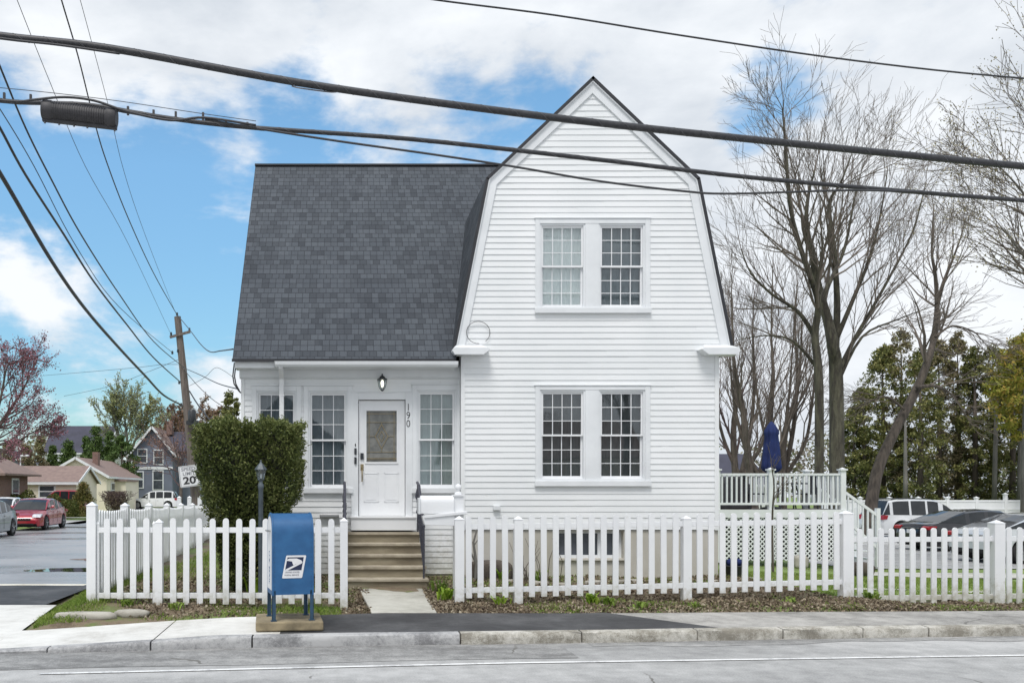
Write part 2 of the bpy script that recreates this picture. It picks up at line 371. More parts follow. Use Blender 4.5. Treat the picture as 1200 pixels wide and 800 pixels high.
def nmesh(name, V, Fc, mats, parent=None, smooth=False):   # numpy vertices (N,3) and equal-sized faces (K,n)
    off = np.array(root_loc(parent)) if parent else np.zeros(3)
    V = V-off; me = bpy.data.meshes.new(name); n = Fc.shape[1]
    me.vertices.add(len(V)); me.vertices.foreach_set('co', V.astype(np.float32).ravel())
    me.loops.add(Fc.size); me.loops.foreach_set('vertex_index', Fc.astype(np.int32).ravel())
    me.polygons.add(len(Fc)); me.polygons.foreach_set('loop_start', np.arange(0, Fc.size, n, dtype=np.int32))
    me.update(calc_edges=True); me.validate()
    return link_mesh(name, me, mats, parent, smooth)

def leaves(name, C, size, mats, parent=None, rng=None, aspect=.55, up=0.0, D=None, jit=.5):
    """one small pointed leaf face at each centre"""
    rng = rng or np.random.default_rng(1); n = len(C)
    d = rng.normal(size=(n, 3)); d[:, 2] += up
    if D is not None: d = d*jit+D
    d /= np.linalg.norm(d, axis=1)[:, None]
    w = np.cross(d, rng.normal(size=(n, 3))); w /= np.linalg.norm(w, axis=1)[:, None]
    L = (size*(.6+.8*rng.random(n)))[:, None]; d = d*L; w = w*L*aspect*.5
    V = np.stack([C-d*.5, C+w, C+d*.5, C-w], 1).reshape(-1, 3)
    return nmesh(name, V, np.arange(4*n).reshape(n, 4), mats, parent)

def tubes(name, S, mats, parent=None, sides=4):
    """many tapered twig segments: rows of p0, p1, r0, r1"""
    S = np.array(S); p0, p1, r0, r1 = S[:, :3], S[:, 3:6], S[:, 6], S[:, 7]
    d = p1-p0; d /= np.linalg.norm(d, axis=1)[:, None]+1e-9
    ref = np.where(np.abs(d[:, 2:3]) > .9, np.array([[1., 0, 0]]), np.array([[0, 0, 1.]]))
    u = np.cross(d, ref); u /= np.linalg.norm(u, axis=1)[:, None]; w = np.cross(d, u); n = len(S); V = np.zeros((n, 2*sides, 3))
    for k in range(sides):
        a = 2*math.pi*k/sides; q = u*math.cos(a)+w*math.sin(a)
        V[:, k] = p0+q*r0[:, None]; V[:, sides+k] = p1+q*r1[:, None]
    b = (np.arange(n)*2*sides)[:, None]
    Fc = np.concatenate([b+np.array([[k, (k+1) % sides, sides+(k+1) % sides, sides+k]]) for k in range(sides)], 0)
    return nmesh(name, V.reshape(-1, 3), Fc, mats, parent, smooth=True)

def text(name, body, size, mat_, parent=None, loc=(0, 0, 0), rot=(R(90), 0, 0), depth=.002, bold=0, sx=1, space=1):
    cu = bpy.data.curves.new('t', 'FONT'); cu.body = body; cu.size = size; cu.align_x = 'CENTER'; cu.align_y = 'CENTER'
    cu.extrude = depth; cu.offset = bold; cu.space_character = space
    t = bpy.data.objects.new('t', cu); col.objects.link(t); bpy.context.view_layer.update()
    me = bpy.data.meshes.new_from_object(t.evaluated_get(bpy.context.evaluated_depsgraph_get()))
    bpy.data.objects.remove(t); me.name = name
    for m in list(me.materials): pass
    me.materials.clear()
    o = link_mesh(name, me, mat_, parent); o.location = loc; o.rotation_euler = rot; o.scale = (sx, 1, 1); return o

# ------------------------------------------------------------------ lie of the land
KERB = [(-3.76, 9.4), (-2.06, 9.57), (-1.55, 9.68), (-.2, 9.84), (1.39, 9.95), (3.2, 10.08), (5.7, 10.33), (8.4, 10.55)]
def kerbY(x): return 9.4+(x+3.76)*.07 if x < -3.76 else (10.55+(x-8.4)*.085 if x > 8.4 else interp(x, KERB))
def kerbH(x): return interp(x, [(-5.5, .015), (-3.8, .03), (-2.1, .105), (-1.4, .13), (6, .13), (8.4, .12)])
def backY(x): return interp(x, [(-4, 10.72), (-2.4, 11.0), (-.3, 11.32), (.5, 11.5), (3.4, 11.5), (9.5, 11.85)]) if x < 9.5 else 11.85+(x-9.5)*.085
def fenceX(y): return -3.457-.051*(y-11.8)
def gz(x, y):
    k = kerbY(x)
    if y < k+.2: return -.06
    fz = interp(x, [(-4.2, .12), (-3.5, .29), (-2.5, .2), (0, .135), (1.5, .17), (7.4, .17), (9.6, .08), (16, .05), (30, -.1)])
    z = lerp(.10, fz, sst(backY(x), 11.9, y))
    z = lerp(z, interp(x, [(-4, .3), (6.5, .32), (9, .05), (14, -.05), (30, -.2)]), sst(12.0, 14.2, y))
    z = lerp(z, interp(x, [(-4, .24), (6, .1), (9, -.12), (14, -.33), (30, -.42)]), sst(15, 21.5, y))
    fx = fenceX(y)
    if x < fx: z = lerp(z, -.09, sst(.1, 1.1, fx-x))
    if x < fx-1.1: z = -.09
    if y < 15.5 and x > -4.9: z += .02*math.sin(x*3.1+y*2.3)*sst(backY(x), backY(x)+.5, y)
    if y > 40 and x < 5: z = lerp(z, -.1, sst(40, 60, y))
    if x > 13.5 and y > 22.5: z = min(z, -.36-.0045*(y-24))
    if y < backY(x)+.01: z = min(z, kerbH(x)-.03)
    return z
def gv(x, y): return (x, y, gz(x, y))

xs = sorted(set([-260, -180, -120, -80, -60, -45, -35, -28, -24, -20, -17, -14, -12, -10, -8.5, -7.5, -6.5]+[round(-6+.2*i, 3) for i in range(105)]+[16, 17, 18, 20, 22, 25, 28, 32, 38, 45, 60, 80, 120, 180, 260]))
ys = sorted(set([-60, -30, 0, 5, 8, 9]+[round(9.2+.13*i, 3) for i in range(50)]+[16+.6*i for i in range(14)]+[25, 27, 30, 34, 38, 42, 48, 55, 65, 80, 100, 130, 180, 260, 400, 700]))
V = np.array([gv(x, y) for y in ys for x in xs]); nx = len(xs)
Fc = np.array([(j*nx+i, j*nx+i+1, (j+1)*nx+i+1, (j+1)*nx+i) for j in range(len(ys)-1) for i in range(nx-1)])
g = nmesh('ground', V, Fc, ['soil', 'turf'], smooth=True)
mi = []
for (a, b, c, d) in Fc:
    x, y, _ = V[[a, b, c, d]].mean(0)
    mi.append(1 if (y > 30 or (x > 7.6 and y > 13.1) or x < -14) else 0)
g.data.polygons.foreach_set('material_index', mi); tag(g, kind='structure')

def strip(name, mat_, y0, y1, z, xa, xb, n=60, kind='structure', m=3, dx=0):
    vs = []; fs = []
    for i in range(n+1):
        x = xa+(xb-xa)*i/n
        for j in range(m+1):
            a, b = (f(x) if callable(f) else f for f in (y0, y1)); y = a+(b-a)*j/m
            vs.append((x, y, z(x, y) if callable(z) else z))
    for i in range(n):
        for j in range(m): fs.append((i*(m+1)+j, (i+1)*(m+1)+j, (i+1)*(m+1)+j+1, i*(m+1)+j+1))
    o = nmesh(name, np.array(vs, float), np.array(fs), mat_); tag(o, kind=kind); return o
strip('main_road', 'road_asphalt', -28, lambda x: kerbY(x)+.05, 0, -110, 110, 110)
LINE = lambda x: interp(x, [(-3.1, 8.33), (1.77, 8.87), (7.42, 9.28)])
def line_y(x): return 8.33+(x+3.1)*.1 if x < -3.1 else (9.28+(x-7.42)*.075 if x > 7.42 else LINE(x))
strip('road_edge_line', 'line_paint', lambda x: line_y(x)-.03, lambda x: line_y(x)+.035, .008, -2.95, 60, 80, m=1)
strip('road_patch', 'asphalt_patch', lambda x: line_y(x)+.24+.02*math.sin(x*2), lambda x: kerbY(x)-.02, .004, -9, 2.55, 60, m=1)
strip('gutter_stain', 'asphalt_patch', lambda x: kerbY(x)-.28-.07*math.sin(x*1.7)-.04*math.sin(x*5), lambda x: kerbY(x)-.01, .004, 2.9, 40, 140, m=1)
# pavement slabs behind the kerb
KW = .16
def walk(name, mat_, xa, xb, n, dz=0): return strip(name, mat_, lambda x: kerbY(x)+KW, backY, lambda x, y: kerbH(x)-.004+dz+.012*(y-kerbY(x)-.1), xa, xb, n, m=4)
walk('concrete_sidewalk', 'concrete', -4.02, -2.147, 10)
walk('concrete_sidewalk', 'concrete', -2.132, -.72, 10)
walk('asphalt_sidewalk', 'asphalt_new', -.715, 4.6, 30, .002)
walk('worn_sidewalk', 'asphalt_old', 3.0, 60, 120, 0)
# the new asphalt ends in a slanting feathered edge: trim it
o = bpy.data.objects['asphalt_sidewalk']
for v in o.data.vertices:
    if v.co.x > 3.0:
        t = (v.co.y-kerbY(v.co.x)-KW)/1.4; v.co.x = 3.0+(v.co.x-3.0)*max(.02, 1-.75*t)
# corner ramp, crosswalk strip, side street
def padz(x, y): return lerp(lerp(.01, kerbH(x), sst(-6.5, -4.2, x)), .02, sst(10.8, 13.3, y))
strip('corner_ramp', 'concrete', lambda x: kerbY(x)+.02, lambda x: 10.72 if x > -4.04 else 13.25, padz, -11.0, -4.03, 30, m=6)
CR = bpy.data.objects['corner_ramp']
for v in CR.data.vertices:                      # its inner edge follows the grass patch
    lim = interp(v.co.y, [(9.4, -4.03), (10.72, -3.99), (13.25, -4.42)])
    v.co.x = min(v.co.x, lim)+0*v.co.y
strip('side_street', 'wet_asphalt', 12.4, 88, -.03, -15.4, -4.75, 20, m=10)
for v in bpy.data.objects['side_street'].data.vertices:
    if v.co.x > -5: v.co.x = fenceX(v.co.y)-1.15
    if v.co.x < -15: v.co.x = -12.9-.045*(v.co.y-36)-.9*0-1.9
strip('cross_street', 'road_asphalt', 82, 88.5, -.026, -120, -14, 20, m=2)
strip('asphalt_crossing', 'asphalt_new', 13.26, 16.25, -.016, -14, -4.7, 20, m=2)
strip('stop_line', 'line_cream', lambda x: 16.25+.02*math.sin(x*4), 16.52, -.012, -13.5, -4.9, 40, m=1)
strip('driveway', 'road_asphalt', 46, 52, -.03, -60, -14.2, 20, m=2)
strip('far_sidewalk', 'concrete_walk', 56.2, 57.6, -.02, -60, -16, 10, m=1)
def blob_sheet(name, mat_, cx, cy, rx, ry, z, seed=0, kind='structure', n=40):
    r_ = random.Random(seed); ph = [r_.uniform(0, 6.3) for _ in range(4)]
    pts = []
    for k in range(n):
        a = 2*math.pi*k/n; q = 1+.18*math.sin(2*a+ph[0])+.12*math.sin(3*a+ph[1])+.08*math.sin(5*a+ph[2])+.04*math.sin(9*a+ph[3])
        pts.append((cx+rx*q*math.cos(a), cy+ry*q*math.sin(a), z))
    return tag(MB().face(pts).build(name, mat_), kind=kind)
blob_sheet('puddle', 'puddle', -6.1, 19.6, .9, .6, -.0265, 3)
blob_sheet('puddle', 'puddle', -6.3, 22.5, .8, .5, -.0265, 5)
blob_sheet('puddle', 'puddle', -12.2, 42.5, 2.2, .6, -.0265, 8)
strip('parking_lot', 'road_asphalt', 23.2, 45.5, lambda x, y: -.335-.0045*(y-24), 13.9, 60, 10, m=2)
strip('garden_path', 'concrete_walk', 20.2, 21.8, lambda x, y: gz(x, y)+.03, 12.6, 17.2, 10, m=2)
strip('garden_path', 'concrete_walk', 14.9, 15.1, lambda x, y: gz(x, y)+.012, 7.2, 12.6, 10, m=1)

# granite kerb stones
ki = 0
for (a, b, m_) in [(-5.4, -3.27, 0), (-3.25, -2.15, 0), (-2.13, -.73-.3, 0), (-1.01, 1.38, 0), (1.4, 2.83, 1), (2.85, 4.25, 1), (4.27, 5.33, 1), (5.35, 6.35, 1), (6.37, 7.2, 1), (7.22, 8.5, 1), (8.52, 9.9, 1), (9.92, 11.4, 1), (11.42, 13, 1), (13.02, 15, 1)]:
    mb = MB(); n = max(3, int((b-a)/.12)); rr = random.Random(ki); rows = []
    for i in range(n+1):
        x = a+(b-a)*i/n; j = (.012 if m_ else .002); e = .02 if i in (0, n) and m_ else 0
        y = kerbY(x); h = kerbH(x)
        jj = [rr.uniform(-j, j) for _ in range(4)]
        rows.append([(x, y+.01+jj[0]+e, -.05), (x, y+jj[1]+e, h*.5), (x, y+.008+jj[2]+e, h-.015), (x, y+.03+jj[3], h-e*.4), (x, y+KW, h), (x, y+KW, -.05)])
    vs = [p for r_ in rows for p in r_]; fs = [(i*6+k, (i+1)*6+k, (i+1)*6+k+1, i*6+k+1) for i in range(n) for k in range(5)]+[tuple(range(6))[::-1], tuple(n*6+k for k in range(6))]
    mb.mesh(vs, fs); tag(mb.build('kerb_stone', 'granite_rough' if m_ else 'granite', smooth=True), kind='structure'); ki += 1
# concrete walk up to the steps
for (y0, y1) in ((11.52, 12.75), (12.78, 13.34)):
    mb = MB(); xl = lambda y: lerp(.41, .27, (y-11.5)/2); xr = lambda y: lerp(1.29, 1.28, (y-11.5)/2)
    zt = lambda y: lerp(.15, .262, (y-11.5)/1.8)
    mb.mesh([(xl(y0), y0, zt(y0)), (xr(y0), y0, zt(y0)), (xr(y1), y1, zt(y1)), (xl(y1), y1, zt(y1)), (xl(y0), y0, .0), (xr(y0), y0, .0), (xr(y1), y1, .0), (xl(y1), y1, .0)],
            [(0, 1, 2, 3), (4, 7, 6, 5), (0, 4, 5, 1), (1, 5, 6, 2), (2, 6, 7, 3), (3, 7, 4, 0)])
    tag(mb.build('front_walk', 'concrete_walk', bevel=.01), kind='structure')

# ------------------------------------------------------------------ the white house
YW, YG = 14.72, 14.5
H = thing('white_house', 'white clapboard house with steep dark shingle roof and gambrel gable, number 190 by its door', 'house', (2.3, 14.5, .3))
PROF = [(1.87, 4.13), (2.45, 7.08), (4.26, 8.8), (6.07, 7.08), (6.66, 4.13)]
def lim(z):                                        # gable outline at height z
    if z < 4.18: return 2.1, 6.34
    if z < 7.08: t = (z-4.13)/2.95; return lerp(1.87, 2.45, t)+.14, lerp(6.66, 6.07, t)-.14
    t = (z-7.08)/1.72; return lerp(2.45, 4.26, t)+.14, lerp(6.07, 4.26, t)-.14
def clap(name, y, z0, z1, limits, holes, parent, course=.1015, depth=.0095, mat_='vinyl'):
    """real lapped boards, each course leaning out at its lower edge, cut round the openings"""
    mb = MB(); z = z0
    while z < z1-.01:
        t = min(z+course, z1); a0, b0 = limits(z+.001); a1, b1 = limits(t)
        wob = random.uniform(-.0014, .0014); jn = random.uniform(a0+.2, b0-.2)
        br = sorted({z, t} | {q for h in holes for q in (h[2], h[3]) if z < q < t})
        full = t-z
        for z_a, z_b in zip(br, br[1:]):
            ua, ub = (z_a-z)/full, (z_b-z)/full; ya, yb_2 = y-(depth+wob)*(1-ua), y-(depth+wob)*(1-ub)
            la0, la1, rb0, rb1 = lerp(a0, a1, ua), lerp(a0, a1, ub), lerp(b0, b1, ua), lerp(b0, b1, ub)
            zm = (z_a+z_b)/2; cuts = sorted([(h[0], h[1]) for h in holes if h[2] < zm < h[3]])
            segs = []; left = (la0, la1)
            for c in cuts: segs.append((left[0], left[1], c[0], c[0])); left = (c[1], c[1])
            segs.append((left[0], left[1], rb0, rb1))
            for (la, lb, ra, rb) in segs:
                if ra-la < .005 and rb-lb < .005: continue
                lb = min(lb, rb)
                if z_a == z: mb.face([(la, y, z), (ra, y, z), (ra, ya-.002, z), (la, ya-.002, z)])
                jx = jn if max(la, lb)+.1 < jn < min(ra, rb)-.1 else None
                for (pa, pb, qa, qb, dy) in ([(la, lb, ra, rb, 0)] if jx is None else [(la, lb, jx, jx, 0), (jx, jx, ra, rb, -.0022)]):
                    mb.face([(pa, ya+dy, z_a), (qa, ya+dy, z_a), (qb, yb_2+dy, z_b), (pb, yb_2+dy, z_b)])
                    if dy: mb.face([(jx, ya+dy, z_a), (jx, yb_2+dy, z_b), (jx, yb_2, z_b), (jx, ya, z_a)])
        z = t
    return mb.build(name, mat_, parent)

def window(nm, x0, x1, z0, z1, y, cols, rows, curtain, parent=H, meet=.5, sashw=.045, raise_=0):
    """double-hung window: jamb box, two sashes with bars, two panes, curtain"""
    w = MB(); j = .03                                # jamb liner, open box
    w.box(x0-j, x0, y-.012, y+.16, z0-j, z1+j); w.box(x1, x1+j, y-.012, y+.16, z0-j, z1+j)
    w.box(x0, x1, y-.012, y+.16, z1, z1+j); w.box(x0, x1, y-.02, y+.16, z0-j, z0)
    wo = w.build(nm, 'white_trim', parent, bevel=.003)
    zm = lerp(z0, z1, meet)
    for k, (a, b, yy) in enumerate(((zm-.015, z1, y+.012), (z0, zm+.015, y+.05))):
        s = MB(); t = sashw
        s.box(x0+.002, x0+t*.7, yy, yy+.034, a, b); s.box(x1-t*.7, x1-.002, yy, yy+.034, a, b)
        s.box(x0+t*.7, x1-t*.7, yy, yy+.034, b-(t*.8 if k == 0 else .03), b); s.box(x0+t*.7, x1-t*.7, yy, yy+.034, a, a+(.03 if k == 0 else t))
        xa, xb = x0+t*.7, x1-t*.7; za, zb = a+.03, b-.03
        for c in range(1, cols): q = lerp(xa, xb, c/cols); s.box(q-.006, q+.006, yy+.003, yy+.02, za, zb)
        for r_ in range(1, rows):
            q = lerp(za, zb, r_/rows); s.box(xa, xb, yy+.005, yy+.018, q-.0055, q+.0055)
        s.build('sash', 'white_paint', wo)
        pn = MB().face([(xa, yy+.024, za-.01), (xb, yy+.024, za-.01), (xb, yy+.024, zb+.01), (xa, yy+.024, zb+.01)])
        pn.build('pane', 'window_glass', wo)
    # curtain: a rippled cloth hanging inside
    n = 40; vs = []
    rr = random.Random(int(x0*100)); ph = rr.uniform(0, 6)
    for zz in (z0, z1):
        for i in range(n+1):
            q = i/n; vs.append((lerp(x0, x1, q), y+.105+.014*math.sin(q*34+ph)+.008*math.sin(q*71+ph*2), zz))
    c = MB().mesh(vs, [(i, i+1, n+2+i, n+1+i) for i in range(n)]); c.build('curtain', curtain, wo, smooth='all')
    return wo
def casing(x0, x1, z0, z1, ox0, ox1, oz0, oz1, y, mull, name='window_casing', proud=.03):
    """flat boards round one or two window openings plus a sill"""
    c = MB(); yf = y-proud
    c.box(ox0, x0, yf, y+.02, oz0+.09, oz1); c.box(x1, ox1, yf, y+.02, oz0+.09, oz1)
    c.box(x0, x1, yf+.002, y+.02, z1, oz1)
    c.box(ox0-.015, ox1+.015, yf-.012, y+.02, oz1, oz1+.018)          # drip cap
    c.box(ox0-.01, ox1+.01, yf-.03, y+.02, oz0, oz0+.09) if oz0 < z0-.05 else None
    if oz0+.09 < z0: c.box(x0, x1, yf+.004, y+.02, oz0+.09, z0)
    for (a, b) in mull: c.box(a, b, yf+.006, y+.02, z0, z1)
    return c.build(name, 'white_trim', H, bevel=.004)
def GX(px): return (px-CX)*YG/F
def GZ(py): return EYE-(py-CY)*YG/F
def WX(px): return (px-CX)*YW/F
def WZ(py): return EYE-(py-CY)*YW/F

holesG = []
for (oy1, oy0, wy1, wy0, cl, cr) in ((256.6, 367.4, 264.5, 359.5, 'curtain_white', 'curtain_grey'), (452, 569.5, 459, 560.5, 'curtain_dark', 'curtain_dark')):
    ox0, ox1 = GX(627), GX(761.5); oz1, oz0 = GZ(oy1), GZ(oy0)
    xa0, xa1, xb0, xb1 = GX(634.5), GX(683.5), GX(703.5), GX(753.5); z1, z0 = GZ(wy1), GZ(wy0)
    holesG.append((ox0, ox1, oz0, oz1))
    casing(xa0-.03, xb1+.03, z0-.03, z1+.03, ox0, ox1, oz0, oz1, YG, [(xa1+.03, xb0-.03)])
    window('window', xa0, xa1, z0, z1, YG, 4, 3, cl); window('window', xb0, xb1, z0, z1, YG, 4, 3, cr)
clap('gable_siding', YG, 1.13, 8.68, lim, holesG, H)
# porch front: three windows and the door
wins = [(303, 345.5, 460.5, 573, 'curtain_grey', 3), (363.5, 405.5, 460.5, 570.5, 'curtain_grey', 3), (490.5, 532.5, 459.5, 570.5, 'blind_grey', 3)]
holesW = []
for (a, b, t, bt, cu, nc) in wins:
    x0, x1, z1, z0 = WX(a), WX(b), WZ(t), WZ(bt)
    window('window', x0, x1, z0, z1, YW, nc, 3, cu)
    casing(x0-.03, x1+.03, z0-.03, z1+.03, x0-.11, x1+.11, z0-.105, z1+.12, YW, [])
    holesW.append((x0-.11, x1+.11, z0-.10, z1+.12))
DX0, DX1, DZ0, DZ1 = WX(420.5), WX(474.5), WZ(604), WZ(469)
holesW.append((WX(412), WX(482.5), .3, WZ(461)))
clap('porch_siding', YW, .36, 3.78, lambda z: (WX(286), 2.03), holesW, H, course=.0965)
# door surround, door with leaded light, locks, bell
ds = MB(); ds.box(WX(411.5), DX0-.01, YW-.035, YW+.12, DZ0-.02, WZ(460)); ds.box(DX1+.01, WX(483), YW-.035, YW+.12, DZ0-.02, WZ(460))
ds.box(DX0-.01, DX1+.01, YW-.033, YW+.12, DZ1+.012, WZ(460)); ds.box(WX(410.5), WX(484), YW-.05, YW+.02, WZ(460), WZ(458.5))
ds.build('door_frame', 'white_trim', H, bevel=.004)
sp = MB(); sp.box(WX(411), WX(486), 14.42, YW+.05, 1.12, DZ0-.035); sp.box(WX(410), WX(486), 14.40, YW+.1, DZ0-.034, DZ0-.005); sp.build('door_sill_panel', 'white_paint', H, bevel=.005)
dr = MB(); yd = YW+.03; gx0, gx1, gz1, gz0 = WX(429.5), WX(465), WZ(481), WZ(541)
for (a, b, c, d) in ((DX0, gx0, DZ0, DZ1), (gx1, DX1, DZ0, DZ1), (gx0, gx1, gz1, DZ1), (gx0, gx1, DZ0, gz0)): dr.box(a, b, yd, yd+.045, c, d)
for (a, b, c, d) in ((gx0-.03, gx0, gz0-.03, gz1+.03), (gx1, gx1+.03, gz0-.03, gz1+.03), (gx0, gx1, gz1, gz1+.03), (gx0, gx1, gz0-.03, gz0)): dr.box(a, b, yd-.012, yd+.01, c, d)
for (a, b) in ((426.5, 443.5), (450.5, 467)):
    x0, x1, z0, z1 = WX(a), WX(b), WZ(588), WZ(554)
    for q in ((x0, x1, z0, z0+.012), (x0, x1, z1-.012, z1), (x0, x0+.012, z0, z1), (x1-.012, x1, z0, z1)): dr.box(q[0], q[1], yd-.007, yd+.005, q[2], q[3])
    dr.box(x0+.035, x1-.035, yd-.005, yd+.005, z0+.035, z1-.035)
door = dr.build('door', 'white_paint', H)
MB().box(gx0, gx1, yd+.015, yd+.03, gz0, gz1).build('door_glass', 'door_glass', door)
lead = MB(); cx_, cz_ = (gx0+gx1)/2, WZ(511); yl = yd+.008
def lb(a, b, c, d, w=.007): lead.bar((a, yl, b), (c, yl, d), w, w, up=(0, 1, 0))
for q in (gx0+.045, gx1-.045): lb(q, gz0, q, gz1)
for q in (gz1-.05, gz1-.2, gz0+.045, gz0+.065, gz0+.17): lb(gx0, q, gx1, q)
dw, dh = .11, .21
for s in (-1, 1):
    for t in (-1, 1): lb(cx_, cz_+s*dh, cx_+t*dw, cz_, .01)
    lb(cx_+s*dw, cz_, gx1-.045 if s > 0 else gx0+.045, cz_); lb(cx_, cz_+s*dh, cx_, gz1-.2 if s > 0 else gz0+.17)
for s in (-1, 1):
    for t in (-1, 1): lb(cx_, cz_+s*dh*.45, cx_+t*dw*.45, cz_, .008)
lead.build('leading', 'brass', door)
hd = MB(); hx = WX(424.3); hd.box(hx-.027, hx+.027, yd-.012, yd, WZ(551), WZ(543.5)); hd.tube([(hx, yd-.03, WZ(551)), (hx, yd-.055, WZ(555)), (hx, yd-.055, WZ(560)), (hx, yd-.02, WZ(564))], [.011, .012, .011, .01], 8)
hd.lathe([(.0, 0), (.02, .0), (.022, .01), (.0, .012)], (hx, yd-.02, WZ(549)), 10); hd.build('door_handle', 'brass', door, smooth=True)
MB().box(hx-.028, hx+.028, yd-.025, yd, WZ(538), WZ(530.5)).build('keypad_lock', 'dark_metal', door, bevel=.004)
bx_ = WX(416.5); b1 = MB()
b1.box(bx_-.02, bx_+.02, YW-.055, YW-.034, WZ(532.5), WZ(525)); b1.box(bx_-.02, bx_+.02, YW-.06, YW-.034, WZ(543.5), WZ(535.5)); b1.box(bx_-.009, bx_+.009, YW-.045, YW-.034, WZ(523), WZ(519.5)); b1.build('doorbell', 'dark_metal', H, bevel=.005)
for i, ch in enumerate('190'):
    text('house_number', ch, .175, 'letter_black', H, Vector((WX(478.3), YW-.0375, WZ(477.5+9.6*i)))-root_loc(H), bold=-.001, sx=.85)
# wall lantern above the door (part of the house)
lx, lz = WX(447.5), WZ(446)
lm = MB(); lm.lathe([(.0, .10), (.012, .1), (.014, .07), (.04, .055), (.05, .03), (.085, .012), (.088, .0), (.0, .0)], (lx, YW-.14, lz), 16)
lm.box(lx-.03, lx+.03, YW-.03, YW, lz-.05, lz+.09); lm.bar((lx, YW-.02, lz+.085), (lx, YW-.14, lz+.085), .018)
for k in range(6):
    a = k*math.pi/3; lm.tube([(lx+.08*math.cos(a), YW-.14+.08*math.sin(a), lz), (lx+.06*math.cos(a), YW-.14+.06*math.sin(a), lz-.12), (lx+.025*math.cos(a), YW-.14+.025*math.sin(a), lz-.18)], .004, 5)
lm.lathe([(.0, -.2), (.012, -.195), (.028, -.18), (.028, -.17), (0, -.17)], (lx, YW-.14, lz), 10)
lan = lm.build('wall_lantern', 'dark_metal', H, smooth=True)
MB().lathe([(.028, -.165), (.066, -.1), (.078, -.005)], (lx, YW-.14, lz), 16).build('lantern_glass', 'lamp_glass', lan, smooth='all')
MB().lathe([(.0, -.13), (.02, -.12), (.03, -.06), (.018, -.01), (0, -.005)], (lx, YW-.14, lz), 12).build('light_bulb', 'bulb', lan, smooth='all')
# corner boards, frieze, fascia, soffit
tr = MB()
tr.box(2.03, 2.1, YG-.022, YG+.06, 1.12, 4.15); tr.box(6.34, 6.41, YG-.022, YG+.06, 1.12, 4.15)
tr.box(WX(282.5), WX(286.5), YW-.022, YW+.05, .36, 3.8)
tr.build('corner_board', 'vinyl', H, bevel=.003)
fz = MB(); fz.box(WX(281), 2.03, YW-.06, YW, WZ(442.5), WZ(430.5)); fz.box(WX(281), 2.03, YW-.035, YW, WZ(444), WZ(442.6)); fz.build('frieze_board', 'white_trim', H, bevel=.003)
fa = MB(); fa.box(-1.80, 1.93, 14.39, 14.42, 3.86, 3.975); fa.box(-1.80, 1.93, 14.42, YW, 3.86, 3.88); fa.build('fascia', 'white_trim', H)
gt = MB()                                              # gutter: open trough with hangers
gx0_, gx1_ = -1.12, 1.96
poly = [(14.385, 3.95), (14.385, 3.865), (14.30, 3.865), (14.275, 3.90), (14.265, 3.955), (14.275, 3.955), (14.285, 3.905), (14.305, 3.875), (14.378, 3.875), (14.378, 3.95)]
gt.prism(poly, lambda u, v, w: (w, u, v), gx0_, gx1_)
for x in (gx0_, gx1_-.008): gt.prism([(14.385, 3.95), (14.385, 3.865), (14.30, 3.865), (14.275, 3.90), (14.265, 3.955)], lambda u, v, w: (w, u, v), x, x+.008)
for px in (350, 374, 398, 423, 438, 463, 495, 520): x = (px-400)*.01435; gt.box(x-.012, x+.012, 14.27, 14.39, 3.948, 3.956)
gt.build('gutter', 'white_trim', H)
dn = MB(); x = (330-400)*.0146; dn.bar((x, 14.32, 3.87), (x, 14.60, 3.72), .075, .055); dn.bar((x, 14.615, 3.75), (x, 14.615, .45), .078, .055, up=(0, 1, 0)); dn.bar((x, 14.615, .47), (x, 14.35, .38), .075, .055)
for z in (3.4, 2.2, 1.0): dn.box(x-.045, x+.045, 14.585, 14.70, z, z+.03)
dn.build('downspout', 'white_paint', H, bevel=.008)
# foundation with basement window, whole walls behind
ft = MB(); fy = YG+.015
bw0, bw1, bz0, bz1 = GX(654), GX(731), GZ(654), GZ(621.5)
ft.box(2.03, bw0, fy, fy+.25, -.3, 1.12); ft.box(bw1, 6.41, fy, fy+.25, -.3, 1.12); ft.box(bw0, bw1, fy, fy+.25, -.3, bz0); ft.box(bw0, bw1, fy, fy+.25, bz1, 1.12)
ft.box(-1.68, 2.03, YW+.012, YW+.2, -.3, .37)
ft.box(2.03, 6.41, YG+.3, 24, -.3, 1.1); ft.build('foundation', 'foundation', H)
bwf = MB(); yb = fy+.12
bwf.box(bw0, bw0+.05, yb, yb+.05, bz0, bz1); bwf.box(bw1-.05, bw1, yb, yb+.05, bz0, bz1); bwf.box(bw0+.05, bw1-.05, yb, yb+.05, bz1-.05, bz1); bwf.box(bw0+.05, bw1-.05, yb, yb+.05, bz0, bz0+.05)
bwf.box(GX(703), GX(707), yb, yb+.05, bz0+.05, bz1-.05); bwf.box(GX(669), GX(672), yb, yb+.05, bz0+.05, bz1-.05)
bo = bwf.build('basement_window', 'white_trim', H); MB().box(bw0+.05, bw1-.05, yb+.02, yb+.03, bz0+.05, bz1-.05).build('pane', 'far_glass', bo)
MB().box(bw0-.05, bw1+.05, fy-.04, fy, bz0-.04, bz0-.005).build('basement_sill', 'foundation', H, bevel=.008)
wl = MB()
def wallq(*p): wl.face(p)
